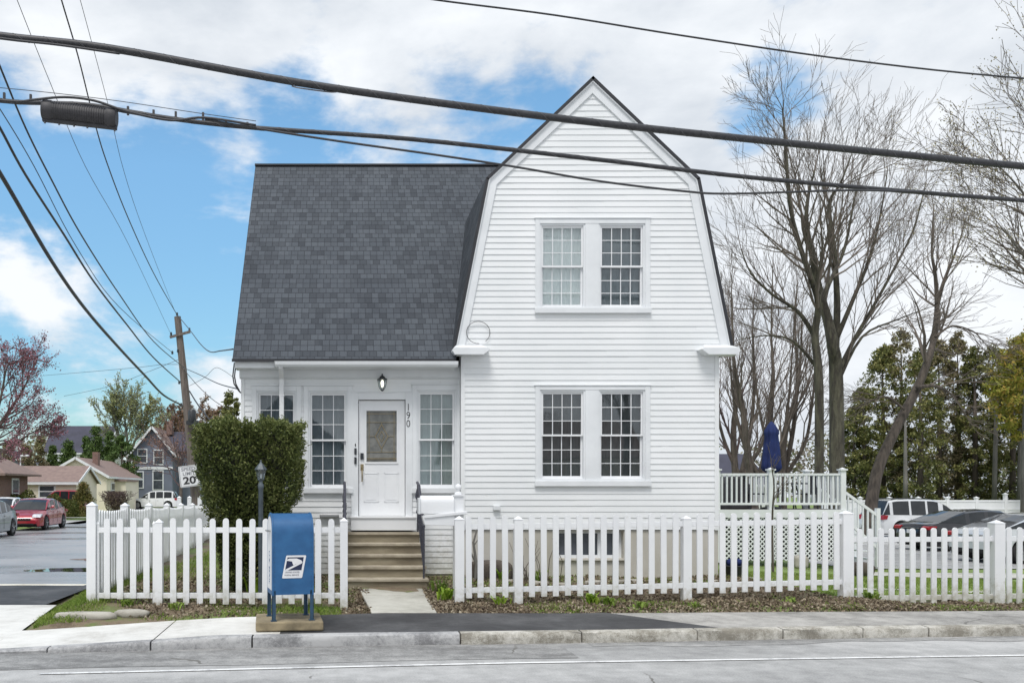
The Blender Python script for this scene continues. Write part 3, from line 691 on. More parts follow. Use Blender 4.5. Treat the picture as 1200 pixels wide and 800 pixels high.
# side and rear walls of both wings (clapboard is on the street fronts; these are plain boards)
wallq((-1.72, YW, .3), (-1.72, YW, 3.9), (-1.72, 18.2, 8.5), (-1.72, 21.7, 3.9), (-1.72, 21.7, .3))
wallq((-1.72, 21.7, .3), (2.03, 21.7, .3), (2.03, 21.7, 4), (-1.72, 21.7, 4))
wallq((6.41, YG+.02, 1.1), (6.41, 24, 1.1), (6.41, 24, 4.2), (6.41, YG+.02, 4.2)); wallq((2.03, YG+.02, .3), (2.03, YW, .3), (2.03, YW, 4.2), (2.03, YG+.02, 4.2))
wallq((2.03, 21.7, .3), (2.03, 24, .3), (2.03, 24, 4.2), (2.03, 21.7, 4.2))
wallq((2.03, 24, .3), (6.41, 24, .3), (6.41, 24, 4.2), (6.0, 24, 7), (4.26, 24, 8.7), (2.5, 24, 7), (2.03, 24, 4.2))
# room backs, so that the windows look into dark rooms
wl.build('side_wall', 'vinyl', H)
# roofs
def slab(mb, a, b, c, d, t=.07, m=0, me=1):             # a,b lower edge; d,c upper edge
    a, b, c, d = map(Vector, (a, b, c, d)); n = (b-a).cross(d-a).normalized()
    if n.z < 0: n = -n
    up = [a, b, c, d]; dn_ = [p-n*t for p in up]
    mb.mesh(up+dn_, [(0, 1, 2, 3)], m); mb.mesh(up+dn_, [(7, 6, 5, 4), (0, 4, 5, 1), (1, 5, 6, 2), (2, 6, 7, 3), (3, 7, 4, 0)], me)
rf = MB()
RFP = [(-1.83, 14.34, 4.0), (1.93, 14.34, 4.0), (2.56, 14.34+3.86*3.1/4.72, 7.1), (4.3, 18.2, 8.72), (-1.83, 18.2, 8.72)]
rf.face(RFP); _n = Vector((0, -4.72, 3.86)).normalized(); rf.mesh([Vector(p) for p in RFP]+[Vector(p)-_n*.04 for p in RFP], [(9, 8, 7, 6, 5)]+[(i, 5+i, 5+(i+1) % 5, (i+1) % 5) for i in range(5)], 1)
slab(rf, (4.26, 22.06, 4.0), (-1.83, 22.06, 4.0), (-1.83, 18.2, 8.72), (4.26, 18.2, 8.72), .04)
rf.box(-1.84, 4.0, 18.14, 18.26, 8.70, 8.735, 1)
rf.box(-1.84, 1.92, 14.325, 14.345, 3.955, 4.003, 1)
rf.build('main_roof', ['shingle', 'drip_edge'], H, uv=True)
gf = MB(); yf_, yb_ = 14.43, 24.15
for i, ((ax, az), (bx2, bz)) in enumerate(zip(PROF, PROF[1:])):
    lo, hi = ((ax, az), (bx2, bz)) if az < bz else ((bx2, bz), (ax, az))
    slab(gf, (lo[0], yf_, lo[1]), (lo[0], yb_, lo[1]), (hi[0], yb_, hi[1]), (hi[0], yf_, hi[1]), .05)
gf.build('gambrel_roof', ['shingle', 'drip_edge'], H, uv=True)
rk = MB()                                              # rake boards, two steps
def inset(d):
    out = []; n = len(PROF)
    for i, (x, z) in enumerate(PROF):
        ns = []
        for a, b in ((i-1, i), (i, i+1)):
            if a < 0 or b >= n: continue
            dx, dz = PROF[b][0]-PROF[a][0], PROF[b][1]-PROF[a][1]; l = math.hypot(dx, dz); ns.append((dz/l, -dx/l))
        if len(ns) == 1: nx_, nz_ = ns[0]; k = d
        else:
            nx_, nz_ = ns[0][0]+ns[1][0], ns[0][1]+ns[1][1]; l = math.hypot(nx_, nz_); nx_ /= l; nz_ /= l; k = d/max(.3, nx_*ns[0][0]+nz_*ns[0][1])
        out.append((x+nx_*k, z+nz_*k))
    return out
A, B, C_ = inset(.052), inset(.07), inset(.20)
for (I, O, y0, y1) in ((B, A, 14.44, YG+.01), (C_, B, 14.468, YG+.01)):
    for i in range(4):
        poly = [O[i], O[i+1], I[i+1], I[i]]
        rk.prism(poly, lambda u, v, w: (u, w, v), y0, y1)
rk.build('rake_board', 'white_trim', H)
for s, (xa, xb) in ((1, (1.86, 2.50)), (-1, (6.68, 6.03))):
    er = MB()
    er.prism([(xa, 4.13), (xa+s*.04, 4.07), (xb-s*.12, 4.07), (xb, 4.16), (xb-s*.05, 4.18), (xa+s*.02, 4.18)], lambda u, v, w: (u, w, v), 14.27, YG-.0)
    er.mesh([(xa+s*.02, 14.27, 4.18), (xb-s*.05, 14.27, 4.18), (xb-s*.12, YG, 4.27), (xa+s*.1, YG, 4.27), (xa+s*.02, YG, 4.18), (xb-s*.05, YG, 4.18)], [(0, 1, 2, 3), (0, 3, 4), (1, 5, 2)])
    er.build('eave_return', 'white_trim', H)
# loose cable loop on the gable, cables at the left corner
lp = []
for k in range(22):
    a = math.radians(200+k*15.5); lp.append((GX(560)+.20*math.cos(a+1.9), YG-.03-.001*k, GZ(390)+.19*math.sin(a+1.9)))
MB().tube(lp, .005, 5).build('loose_cable', 'cable', H)
for dxx in (0, .03):
    MB().tube([(-1.83+dxx, 14.6, 3.98), (-1.86+dxx, 14.62, 3.75), (-1.84+dxx, 14.64, 3.62), (-1.76+dxx*.3, 14.66, 3.50), (-1.73, 14.68, 3.47)], .012, 6).build('service_cable', 'cable', H)
MB().box(GX(577.5), GX(585.5), YG-.07, YG-.01, GZ(597.5), GZ(592.5)).build('outdoor_socket', 'white_trim', H, bevel=.006)
vt = MB(); vt.box(WX(375), WX(397), YW-.09, YW-.01, WZ(606), WZ(602)); vt.build('pipe_cover', 'steel', H, bevel=.01)
# steps
st = MB(); se = MB()
tz = [1.09, .92, .75, .58, .41]
for i, z in enumerate(tz):
    yf2 = 14.37-.25*i; st.box(.08-.0*i, 1.33, yf2+.03, 14.71-(.0 if i == 0 else 0), -.1 if i == 4 else tz[i+1]-.01, z-.045) if False else None
    st.box(.10, 1.32+.008*i, yf2+.03, yf2+.28 if i else 14.70, -.1, z-.046)
    se.box(.07, 1.34+.008*i, yf2, (yf2+.28) if i else 14.70, z-.045, z)
sto = st.build('front_steps', 'step_concrete', H); se.build('tread', 'step_edge', sto, bevel=.008)
# iron handrails
for x, n in ((1.30, 0), (.055, 1)):
    r_ = MB(); top = [(x, 14.62, 1.93), (x, 14.3, 1.88), (x, 13.45, 1.22)]
    r_.tube(top, .024, 8); r_.tube([(x, 14.62, 1.28), (x, 14.3, 1.22), (x, 13.45, .55)], .012, 6)
    r_.bar((x, 14.5, 1.09), (x, 14.5, 1.93), .028); r_.bar((x, 13.45, .3), (x, 13.45, 1.24), .028)
    k = 0
    yy = 13.56
    while yy < 14.6:
        zt_ = interp(yy, [(13.45, 1.22), (14.3, 1.88), (14.62, 1.93)]); zb_ = interp(yy, [(13.45, .55), (14.3, 1.22), (14.62, 1.28)])
        r_.bar((x, yy, zb_), (x, yy, zt_), .02); r_.tube([(x-.02, yy+.02, zb_+.15), (x+.03, yy+.05, zb_+.3), (x-.03, yy+.08, zb_+.42), (x, yy+.1, zb_+.55)], .008, 5); yy += .1
    r_.build('handrail', 'iron', H)

# ------------------------------------------------------------------ picket fences
def picket_mesh(mb, x, y, z0, z1, w, t, dirv, rounded=True):
    ux, uy = dirv; h = w/2
    poly = [(-h, z0), (h, z0), (h, z1-h)]+([(h*math.cos(a), z1-h+h*math.sin(a)) for a in (R(30), R(60), R(90), R(120), R(150))] if rounded else [(0, z1)])+[(-h, z1-h)]
    mb.prism(poly, lambda u, v, q: (x+ux*u-uy*q, y+uy*u+ux*q, v), -t/2, t/2)
def fence(name, label, group, posts, pickets, rails, ptop, pbot, pw=.083, post_w=.12, rail_h=.075, capped=False):
    """posts: (x, y, z0, z1); rails: two functions s->z centre; pickets: per bay list of fractions"""
    t = thing(name, label, 'fence', (posts[0][0], posts[0][1], posts[0][2]), group)
    for (x, y, z0, z1, w) in posts:
        m = MB(); m.box(x-w/2, x+w/2, y-w/2, y+w/2, z0-.15, z1-.02)
        h = w/2+.006; m.mesh([(x-h, y-h, z1-.02), (x+h, y-h, z1-.02), (x+h, y+h, z1-.02), (x-h, y+h, z1-.02), (x, y, z1+.03)], [(0, 1, 4), (1, 2, 4), (2, 3, 4), (3, 0, 4), (3, 2, 1, 0)])
        m.build('post', 'vinyl_fence', t)
    for i, (p, q) in enumerate(zip(posts, posts[1:])):
        d = Vector((q[0]-p[0], q[1]-p[1], 0)); L = d.length; d.normalize(); ux, uy = d.x, d.y
        for rz in rails:
            m = MB(); a, b = p[4]/2, L-q[4]/2
            m.bar((p[0]+ux*a, p[1]+uy*a, rz(p[0]) if callable(rz) else rz), (p[0]+ux*b, p[1]+uy*b, rz(q[0]) if callable(rz) else rz), .045, rail_h)
            m.build('rail', 'vinyl_fence', t, bevel=.004)
        for s in pickets[i]:
            x, y = lerp(p[0], q[0], s), lerp(p[1], q[1], s); m = MB(); zt = ptop(x) if callable(ptop) else ptop; zb = pbot(x) if callable(pbot) else pbot
            ox, oy = uy*.035, -ux*.035
            jz = random.uniform(-.004, .004)
            picket_mesh(m, x+ox, y+oy, zb+random.uniform(-.012, .006), zt+jz*1.6, pw, .022, (ux, uy)); lean = random.gauss(0, .0045); m.v = [(a+lean*(c-zb-.6), b_, c) for a, b_, c in m.v]; m.build('picket', 'vinyl_fence', t)
    return t
def fr(px_list, pa, pb, Ya, Yb):                       # picket photo columns -> fractions along a bay
    xa, xb = (pa-CX)*Ya/F, (pb-CX)*Yb/F; out = []
    for p in px_list:
        k = (p-CX)/F; # x = k*y on the line
        s = (k*Ya-xa)/((xb-xa)-k*(Yb-Ya)); out.append(s)
    return out
def rng_(a, b, st): return [a+st*i for i in range(int((b-a)/st+.5)+1)]
# left of the walk
Yl = 11.85
def XL(px): return (px-CX)*Yl/F
def ZL(py): return EYE-(py-CY)*Yl/F
fence('picket_fence', 'short run of white picket fence left of the steps, behind the blue mailbox', 'white picket fences along the front',
      [(XL(186.5), Yl, .2, ZL(610), .105), (XL(403), Yl, .13, ZL(608.5), .105)],
      [fr(rng_(203.5, 392, 15.4), 186.5, 403, Yl, Yl)], [ZL(620.7), ZL(697.3)], ZL(607), ZL(706.5))
# right of the walk, up to the corner of the deck
def RY(px): return interp(px, [(538, 12.12), (607, 12.2), (804, 12.42), (991, 12.65)])
def RP(px, py): Y = RY(px); return (px-CX)*Y/F, Y, EYE-(py-CY)*Y/F
pR = [(538, 606.5, 710, .13), (607, 606.5, 706, .12), (804, 606, 695, .12), (991, 600, 704, .155)]
posts = [(*RP(a, c)[:2], RP(a, c)[2], RP(a, b)[2], w) for a, b, c, w in pR]
XA, XB = posts[0][0], posts[-1][0]
zA = lambda y0, y1: (lambda x: lerp(RP(538, y0)[2], RP(991, y1)[2], (x-XA)/(XB-XA)))
fence('picket_fence', 'long white picket fence in front of the gable wall, right of the steps', 'white picket fences along the front', posts,
      [fr([548.5, 562.5, 576.8, 591], 538, 607, RY(538), RY(607)), fr(rng_(622.3, 791, 14.0), 607, 804, RY(607), RY(804)), fr(rng_(818.4, 980, 13.33), 804, 991, RY(804), RY(991))],
      [zA(617, 611), zA(691.5, 681.5)], zA(604.5, 598.5), zA(700, 690))
# far right, lower run
def Y3(px): return lerp(12.72, 13.05, (px-991)/209)
posts = []
def R3(px, py): Y = Y3(px); return (px-CX)*Y/F, Y, EYE-(py-CY)*Y/F
a3 = R3(998, 704); b3 = R3(1167.5, 708); c3 = R3(1345, 708)
posts = [(a3[0], a3[1], a3[2]+.0, R3(998, 626)[2], .03), (b3[0], b3[1], b3[2], R3(1167.5, 611)[2], .155), (c3[0], c3[1], c3[2], R3(1345, 611)[2], .155)]
fence('picket_fence', 'lower white picket fence before the lawn and parked cars, at the far right', 'white picket fences along the front', posts,
      [fr(rng_(1005.6, 1158, 12.35), 998, 1167.5, Y3(998), Y3(1167.5)), fr(rng_(1180, 1333, 12.3), 1167.5, 1345, Y3(1167.5), Y3(1345))],
      [R3(1090, 631.5)[2], R3(1090, 699.5)[2]], R3(1090, 618)[2], R3(1090, 708)[2])
# along the side street: closer pickets under curved tops, scalloped
ypost = [11.85+2.25*i for i in range(8)]
sf = thing('picket_fence', 'tall close-set white picket fence running back along the side street', 'fence', (fenceX(11.85), 11.85, .3), 'white picket fences along the front')
for i, y in enumerate(ypost):
    x = fenceX(y); zt = EYE-.0155*y+(.0 if i == 0 else -.01); w = .125; m = MB()
    m.box(x-w/2, x+w/2, y-w/2, y+w/2, .1, zt-.03)
    h = w/2+.008; m.mesh([(x-h, y-h, zt-.03), (x+h, y-h, zt-.03), (x+h, y+h, zt-.03), (x-h, y+h, zt-.03), (x, y, zt+.025)], [(0, 1, 4), (1, 2, 4), (2, 3, 4), (3, 0, 4), (3, 2, 1, 0)])
    m.build('post', 'vinyl_fence', sf)
sp_ = MB(); cnt = 0
for i in range(7):
    y0, y1 = ypost[i]+.0625, ypost[i+1]-.0625; za, zb = EYE-.0155*y0, EYE-.0155*y1
    m = MB()
    for dz in (-.33, None):
        if dz: m.bar((fenceX(y0), y0, za-.33), (fenceX(y1), y1, zb-.30), .045, .085)
        else: m.bar((fenceX(y0), y0, .37), (fenceX(y1), y1, .36), .045, .1)
    m.build('rail', 'vinyl_fence', sf)
    npk = 13
    for k in range(npk):
        y = lerp(y0, y1, (k+.5)/npk); x = fenceX(y); u = (k+.5)/npk
        zt = lerp(za, zb, u)-.08-.03*math.sin(u*math.pi)
        m = MB(); picket_mesh(m, x+.036, y, .27, zt, .085, .02, (-.051, 1)); m.build('picket', 'vinyl_fence', sf)
# corner link between the side fence and the front run
fence('picket_fence', 'corner run of white picket fence beside the side street, four pickets wide', 'white picket fences along the front',
      [(XL(112.5)+.03, Yl, .25, ZL(612), .03), (XL(180.4), Yl, .2, ZL(612), .03)], [fr([124, 140, 156, 172], 112.5, 180.4, Yl, Yl)], [ZL(620.7), ZL(697.3)], ZL(606.5), ZL(700))
# white boards across the back of the side garden
bfn = thing('garden_fence', 'white slatted garden fence closing the yard by the utility pole', 'fence', (-4.9, 28, .2))
for k in range(9):
    x = (210+12*k-400)*.028; m = MB(); m.box(x-.06, x+.06, 27.94, 28.06, .1, 1.55); m.mesh([(x-.07, 27.93, 1.55), (x+.07, 27.93, 1.55), (x+.07, 28.07, 1.55), (x-.07, 28.07, 1.55), (x, 28, 1.61)], [(0, 1, 4), (1, 2, 4), (2, 3, 4), (3, 0, 4)]); m.build('post', 'vinyl_fence', bfn)
m = MB(); m.box(-5.3, -2.6, 27.99, 28.01, .2, 1.3); m.build('panel', 'vinyl_fence', bfn)

# ------------------------------------------------------------------ blue collection box
cb = thing('collection_box', 'blue arched-top postal collection box on a concrete block by the kerb', 'mailbox', (0, 0, 0))
W2, D2 = .25, .235; zb0, zs, zt_ = .31, 1.03, 1.27
arch = [(-D2, zb0), (D2, zb0), (D2, zs)]+[(D2*math.cos(a), zs+(zt_-zs)*math.sin(a)) for a in [math.pi*k/20 for k in range(1, 20)]]+[(-D2, zs)]
m = MB(); m.prism(arch, lambda u, v, w: (w, u, v), -W2+.02, W2-.02); m.build('body', 'mailbox_blue', cb, smooth=True)
for s in (-1, 1):                                      # rolled side flanges with rivets
    o_ = [(u*1.035, zb0-.012 if v == zb0 else (v if v < zs else zs+(v-zs)*1.04)) for u, v in arch]
    m = MB(); m.prism(o_, lambda u, v, w: (w, u, v), s*W2-.02 if s > 0 else -W2, W2 if s > 0 else -W2+.02); m.build('end_panel', 'mailbox_blue', cb, bevel=.006)
rv = MB()
for s in (-1, 1):
    for k in range(13):
        z = zb0+.04+k*.058; rv.lathe([(.0055, 0), (.0055, .002), (.003, .005), (0, .006)], (0, 0, 0), 6) if False else None
        rv.mesh([(s*(W2-.032)+a*.006, -D2-.004 if (a == 0 and b == 0) else -D2, z+b*.006) for a, b in ((0, 0), (1, 0), (0, 1), (-1, 0), (0, -1))], [(0, 1, 2), (0, 2, 3), (0, 3, 4), (0, 4, 1)])
rv.build('rivets', 'mailbox_leg', cb)
for sx in (-1, 1):
    for sy in (-1, 1):
        m = MB(); x, y = sx*(W2-.022), sy*(D2-.02)
        m.box(x-.022, x+.022, y-.004 if sy > 0 else y-.02, y+.02 if sy > 0 else y+.004, 0, zb0+.05); m.box(x-.004+sx*.018, x+.004+sx*.018, y-.02, y+.02, 0, zb0+.02)
        m.box(x-.035, x+.035, y-.035, y+.035, 0, .008); m.build('leg', 'mailbox_leg', cb)
# emblem: white slanted plate, dark field with a white bird head
yf3 = -D2-.003
def plate(pts, y, t, mat_, nm, parent): mm = MB(); mm.prism(pts, lambda u, v, w: (u, w, v), y-t, y); return mm.build(nm, mat_, parent)
def rp(pts, r=.012):                                   # round the corners of a polygon
    out = []; n = len(pts)
    for i in range(n):
        p, a, b = Vector(pts[i]), Vector(pts[i-1]), Vector(pts[(i+1) % n]); pa, pb = p+(a-p).normalized()*r, p+(b-p).normalized()*r
        for t in (0, .33, .67, 1): q = pa.lerp(p, t).lerp(p.lerp(pb, t), t); out.append((q.x, q.y))
    return out
def E(a, b): return (-.25+(a-105)/420*.5, 1.27-(b-95)/795*1.02)   # emblem drawing grid -> box face
lb_ = plate(rp([E(203, 690), E(405, 690), E(448, 480), E(246, 480)], .014), yf3, .002, 'label_white', 'label', cb)
plate([E(233, 617), E(398, 617), E(422, 497), E(258, 497)], yf3-.0025, .0012, 'label_navy', 'emblem_field', lb_)
plate([E(250, 520), E(275, 508), E(352, 508), E(398, 526), E(408, 545), E(400, 556), E(376, 566), E(262, 617), E(233, 617), E(238, 608), E(345, 562), E(330, 545), E(305, 536), E(252, 528)], yf3-.004, .0012, 'label_white', 'emblem_bird', lb_)
plate([E(303, 530), E(376, 534), E(390, 545), E(360, 552), E(318, 572), E(306, 548)], yf3-.0052, .0010, 'label_white', 'emblem_head', lb_)
text('lettering', 'UNITED STATES', .023, 'letter_grey', lb_, (E(305, 635)[0], yf3-.003, E(305, 636)[1]), depth=.0006, bold=.0006, sx=1.05)
text('lettering', 'POSTAL SERVICE', .023, 'letter_grey', lb_, (E(300, 660)[0], yf3-.003, E(300, 662)[1]), depth=.0006, bold=.0006, sx=1.0)
sl = MB(); o_ = [(u*.8, (v if v < zs else zs+(v-zs)*.86)) for u, v in arch if v > .32 or True]; o_ = [(u, max(v, .36)) for u, v in o_]
sl.prism(o_, lambda u, v, w: (w, u, v), -W2-.003, -W2-.0005); so = sl.build('side_notice', 'label_white', cb)
text('lettering', 'U.S. MAIL', .10, 'mailbox_blue', so, (-W2-.0045, 0, .62), rot=(R(90), R(90), R(-90)), depth=.0006, bold=.001)
hm = MB(); hm.bar((-W2-.03, -.12, 1.06), (-W2-.03, .12, 1.06), .02); hm.bar((-W2, -.11, 1.06), (-W2-.03, -.11, 1.06), .014); hm.bar((-W2, .11, 1.06), (-W2-.03, .11, 1.06), .014); hm.build('chute_handle', 'steel', cb)
cb.location = (-.622, 10.37, .25); cb.rotation_euler = (0, 0, R(12))
m = MB(); n = 10; m.box(-.40, .40, -.36, .36, 0, .11); pl = m.build('concrete_block', 'plinth', bevel=.018); tag(pl, 'weathered tan concrete block under the blue collection box', 'block'); pl.location = (-.64, 10.42, .138); pl.rotation_euler = (0, 0, R(5))

# ------------------------------------------------------------------ white house mailbox behind the fence
wm = thing('letterbox', 'white plastic letterbox with paper tray on a white post with ball finial', 'mailbox', (1.7, 12.55, .2))
Ym = 12.55
def MX(px): return (px-CX)*Ym/F
def MZ(py): return EYE-(py-CY)*Ym/F
m = MB(); m.box(MX(531.5), MX(542.5), Ym-.06, Ym+.08, .1, MZ(581)); m.box(MX(530), MX(544), Ym-.08, Ym+.1, MZ(581), MZ(579)); m.lathe([(.055, 0), (.05, .03), (.025, .045), (.025, .06), (.045, .075), (.052, .105), (.04, .135), (.012, .155), (0, .157)], (MX(537), Ym+.01, MZ(579)), 14)
m.build('post', 'white_paint', wm, smooth=True)
ar = [(-.085, 0), (.085, 0), (.085, .12)]+[(.085*math.cos(a), .12+.085*math.sin(a)) for a in [math.pi*k/10 for k in range(1, 10)]]+[(-.085, .12)]
m = MB(); m.prism(ar, lambda u, v, w: (w, Ym-.03+u, MZ(601.5)+v*1.3), MX(492), MX(531.4)); m.build('box', 'white_paint', wm, bevel=.01, smooth=True)
m = MB(); m.prism([(MX(494), MZ(604)), (MX(497), MZ(614.5)), (MX(531.4), MZ(615.5)), (MX(531.4), MZ(602))], lambda u, v, w: (u, w, v), Ym-.12, Ym+.06); m.build('paper_tray', 'white_paint', wm, bevel=.006)
m = MB(); m.bar((MX(496), Ym-.04, MZ(605)), (MX(546), Ym-.04, MZ(600)), .2, .045, up=(0, 0, 1)); m.build('shelf_arm', 'white_paint', wm, bevel=.006)
MB().box(MX(489.5), MX(492), Ym-.125, Ym+.065, MZ(602), MZ(583)).build('lid', 'white_trim', wm, bevel=.008)

# ------------------------------------------------------------------ lamp post in front of the hedge
lp_ = thing('lamp_post', 'dark grey garden lamp post with lantern top before the clipped hedge', 'lamp post', (-1.2, 12.5, .25)); Yp = 12.5; xp = -1.18
m = MB(); m.lathe([(.05, 0), (.042, .05), (.038, .1), (.036, 1.62), (.043, 1.63), (.045, 1.68), (.03, 1.70), (.028, 1.73), (.045, 1.745)], (xp, Yp, .2), 14); m.box(xp-.012, xp+.012, Yp-.044, Yp-.03, 1.36, 1.40); m.build('post', 'grey_paint', lp_, smooth=True)
lt = MB(); z0 = 1.945; lt.lathe([(.045, 0), (.05, .012), (.0, .012)], (xp, Yp, z0), 8)
for k in range(6):
    a = k*math.pi/3+.3; lt.bar((xp+.042*math.cos(a), Yp+.042*math.sin(a), z0), (xp+.075*math.cos(a), Yp+.075*math.sin(a), z0+.15), .007)
lt.lathe([(.09, .15), (.092, .158), (.07, .19), (.045, .225), (.02, .25), (.012, .27), (.018, .285), (0, .3)], (xp, Yp, z0), 6)
lo = lt.build('lantern', 'grey_paint', lp_); MB().lathe([(.04, .0), (.073, .15)], (xp, Yp, z0), 6).build('lantern_glass', 'lamp_glass', lo); MB().lathe([(.0, .02), (.018, .03), (.022, .07), (.0, .1)], (xp, Yp, z0), 8).build('light_bulb', 'label_white', lo)

# ------------------------------------------------------------------ speed limit sign and utility pole
pb = P(231, 598, 32); pt = P(208, 371, 32)
up_ = thing('utility_pole', 'leaning brown wooden utility pole carrying wires beside the side street', 'utility pole', (pb[0], 32, -.05))
m = MB(); m.tube([(pb[0]+.03, 32, -.3), (pb[0], 32, 1), (lerp(pb[0], pt[0], .5)+.02, 32, 4.6), pt], [.2, .19, .155, .125], 14); m.build('pole', 'wood_pole', up_, smooth=True)
m = MB(); a_, b_ = P(199, 395, 31.85), P(223, 388.5, 31.85); m.bar(a_, b_, .07, .09); m.build('crossarm', 'wood_pole', up_)
def insul(px, py, Y=31.9): return MB().lathe([(.03, -.06), (.045, -.04), (.03, -.02), (.05, 0), (.03, .02), (.04, .05), (.0, .07)], P(px, py, Y), 8)
for (a, b) in ((200.5, 391), (222, 386), (207.5, 368), (208.5, 411), (210, 448), (212.5, 474), (202, 413)): insul(a, b).build('insulator', 'dark_metal', up_, smooth=True)
m = MB(); q = P(225, 488, 31.7); m.lathe([(.13, -.22), (.15, -.15), (.15, .2), (.1, .26), (0, .27)], q, 10); m.box(q[0]-.2, q[0]+.25, q[1]-.1, q[1]+.05, q[2]-.3, q[2]-.15); m.build('cable_box', 'dark_metal', up_, smooth=True)
sg = thing('speed_sign', 'white speed limit 20 sign fixed to the leaning utility pole', 'sign', (0, 0, 0))
sx_, sz_ = .30, .375
m = MB(); m.prism(rp([(-sx_, -sz_), (sx_, -sz_), (sx_, sz_), (-sx_, sz_)], .04), lambda u, v, w: (u, w, v), 0, .008); m.build('plate', 'label_white', sg)
m = MB()
for q in ((-sx_+.02, sx_-.02, -sz_+.02, -sz_+.03), (-sx_+.02, sx_-.02, sz_-.03, sz_-.02), (-sx_+.02, -sx_+.03, -sz_+.03, sz_-.03), (sx_-.03, sx_-.02, -sz_+.03, sz_-.03)): m.box(q[0], q[1], -.003, -.0005, q[2], q[3])
m.build('border', 'letter_black', sg)
text('lettering', 'SPEED', .16, 'letter_grey', sg, (0, -.003, .25), bold=.003)
text('lettering', 'LIMIT', .16, 'letter_grey', sg, (0, -.003, .09), bold=.003)
text('lettering', '20', .36, 'letter_black', sg, (0, -.003, -.16), bold=.010, sx=1.1)
q = P(221.5, 557.5, 31.6); sg.location = q; sg.rotation_euler = (0, R(-7), R(-8)); sg.scale = (1.25, 1, 1.05)

# ------------------------------------------------------------------ overhead lines
def planned(px, py, A, u):
    dx = (px-CX)/F; t = (A[0]*u[1]-A[1]*u[0])/(dx*u[1]-u[0]); return (dx*t, t, EYE+t*(CY-py)/F)
def smooth_pts(pts, k=6):
    out = []; n = len(pts); v = [Vector(p) for p in pts]
    for i in range(n-1):
        p0, p1, p2, p3 = v[max(i-1, 0)], v[i], v[i+1], v[min(i+2, n-1)]
        for j in range(k):
            t = j/k; out.append(.5*((2*p1)+(p2-p0)*t+(2*p0-5*p1+4*p2-p3)*t*t+(3*p1-p0-3*p2+p3)*t**3))
    out.append(v[-1]); return out
def wire(label, pts, A, B, r, name='overhead_wire', group='overhead wires'):
    u = (B[0]-A[0], B[1]-A[1]); w = smooth_pts([planned(a, b, A, u) for a, b in pts])
    o = MB().tube(w, r, 6).build(name, 'cable', smooth='all'); return tag(o, label, 'wire', group), w
SA, SB = (0, 10.0), (10, 10.8)
# bundle A with lashing, B with closure, C under it, D top
oA, wA = wire('thick lashed cable bundle crossing the sky above the roof, over the gable', [(-140, 20), (0, 42), (130, 57), (350, 97), (570, 128), (800, 155), (1200, 195), (1500, 220)], SA, SB, .042, 'cable_bundle')
def lash(w, r, parent_o, step=.34, nm='lashing', mat_='cable_tie'):
    m = MB(); d = 0; L = [0]
    for a, b in zip(w, w[1:]): L.append(L[-1]+(b-a).length)
    def at(s):
        for i in range(len(L)-1):
            if L[i+1] >= s: return w[i].lerp(w[i+1], (s-L[i])/(L[i+1]-L[i]))
        return w[-1]
    pts = []; s = .1
    while s < L[-1]-.1:
        a = 2*math.pi*s/step; pts.append(at(s)+Vector((0, math.cos(a), math.sin(a)))*(r+.001)); s += step/8
    m.tube(pts, .0026, 4); return m.build(nm, mat_, parent_o, smooth='all')
lash(wA, .042, oA)
oA2, _ = wire('thin strand riding under the lashed bundle at the left', [(-140, 24), (0, 45), (70, 53), (140, 63)], (0, 9.93), (10, 10.73), .013)
m = MB(); q0, q1 = [planned(a, b, SA, (10, .8)) for a, b in ((342, 101), (396, 107))]; m.tube(smooth_pts([q0, (q0[0]+.1, q0[1], q0[2]+.03), (q1[0]-.1, q1[1], q1[2]+.03), q1, (q1[0]-.1, q1[1], q1[2]-.01), (q0[0]+.1, q0[1], q0[2]-.025), q0]), .008, 5); m.build('cable_clip', 'cable_tie', oA)
SB0, SB1 = (0, 10.1), (10, 10.9)
oB, wB = wire('telephone cable carrying the splice case, crossing mid gable', [(-140, 100), (0, 118), (60, 121), (110, 124), (200, 139), (300, 150), (480, 163), (700, 187), (900, 210), (1200, 235), (1500, 255)], SB0, SB1, .026, 'telephone_cable'); lash(wB, .026, oB, .4)
oB2, _ = wire('loop of cable bowing over the splice case', [(-140, 98), (-20, 115), (20, 119), (40, 117), (75, 114), (110, 118), (150, 131), (200, 141), (240, 138), (300, 147)], (0, 10.0), (10, 10.8), .014)
oC, _ = wire('slack cable sagging below the telephone cable across the gable', [(240, 140), (310, 152), (400, 166), (500, 180), (600, 195), (700, 212), (800, 224), (860, 227), (1000, 223), (1100, 226)], (0, 10.02), (10, 10.82), .013)
oS, _ = wire('hair-thin support strand above the splice case', [(-140, 93), (0, 103), (120, 116), (235, 133), (300, 142)], (0, 10.1), (10, 10.9), .004)
for px, py in ((5, 118), (36, 120), (150, 134), (180, 138), (206, 140), (238, 141), (265, 146), (290, 148)):
    q = planned(px, py, SB0, (10, .8)); h = .09 if px < 240 else .045
    MB().box(q[0]-.012, q[0]+.012, q[1]-.012, q[1]+.012, q[2]-.01, q[2]+h).build('cable_spacer', 'closure', oB)
sc = thing('splice_case', 'dark ribbed splice case hung on the telephone cable at upper left', 'splice case', planned(93, 134, SB0, (10, .8)))
q0, q1 = Vector(planned(50, 129, SB0, (10, .8))), Vector(planned(137, 139, SB0, (10, .8))); d = (q1-q0)
prof = [(0, .10), (.02, .115), (.12, .115), (.15, .10), (.5, .10), (.85, .10), (.88, .115), (.98, .115), (1, .10)]
m = MB(); m.tube([q0+d*t for t, r in prof], [r for t, r in prof], 16); m.bar(q0+Vector((0, 0, -.11)), q1+Vector((0, 0, -.11)), .05, .04); m.build('case', 'closure', sc, smooth=True)
m = MB()
for k in range(22): c = q0+d*(.16+.032*k); m.tube([c-d*.004, c+d*.004], .106, 16)
m.build('ribs', 'closure', sc)
m = MB()
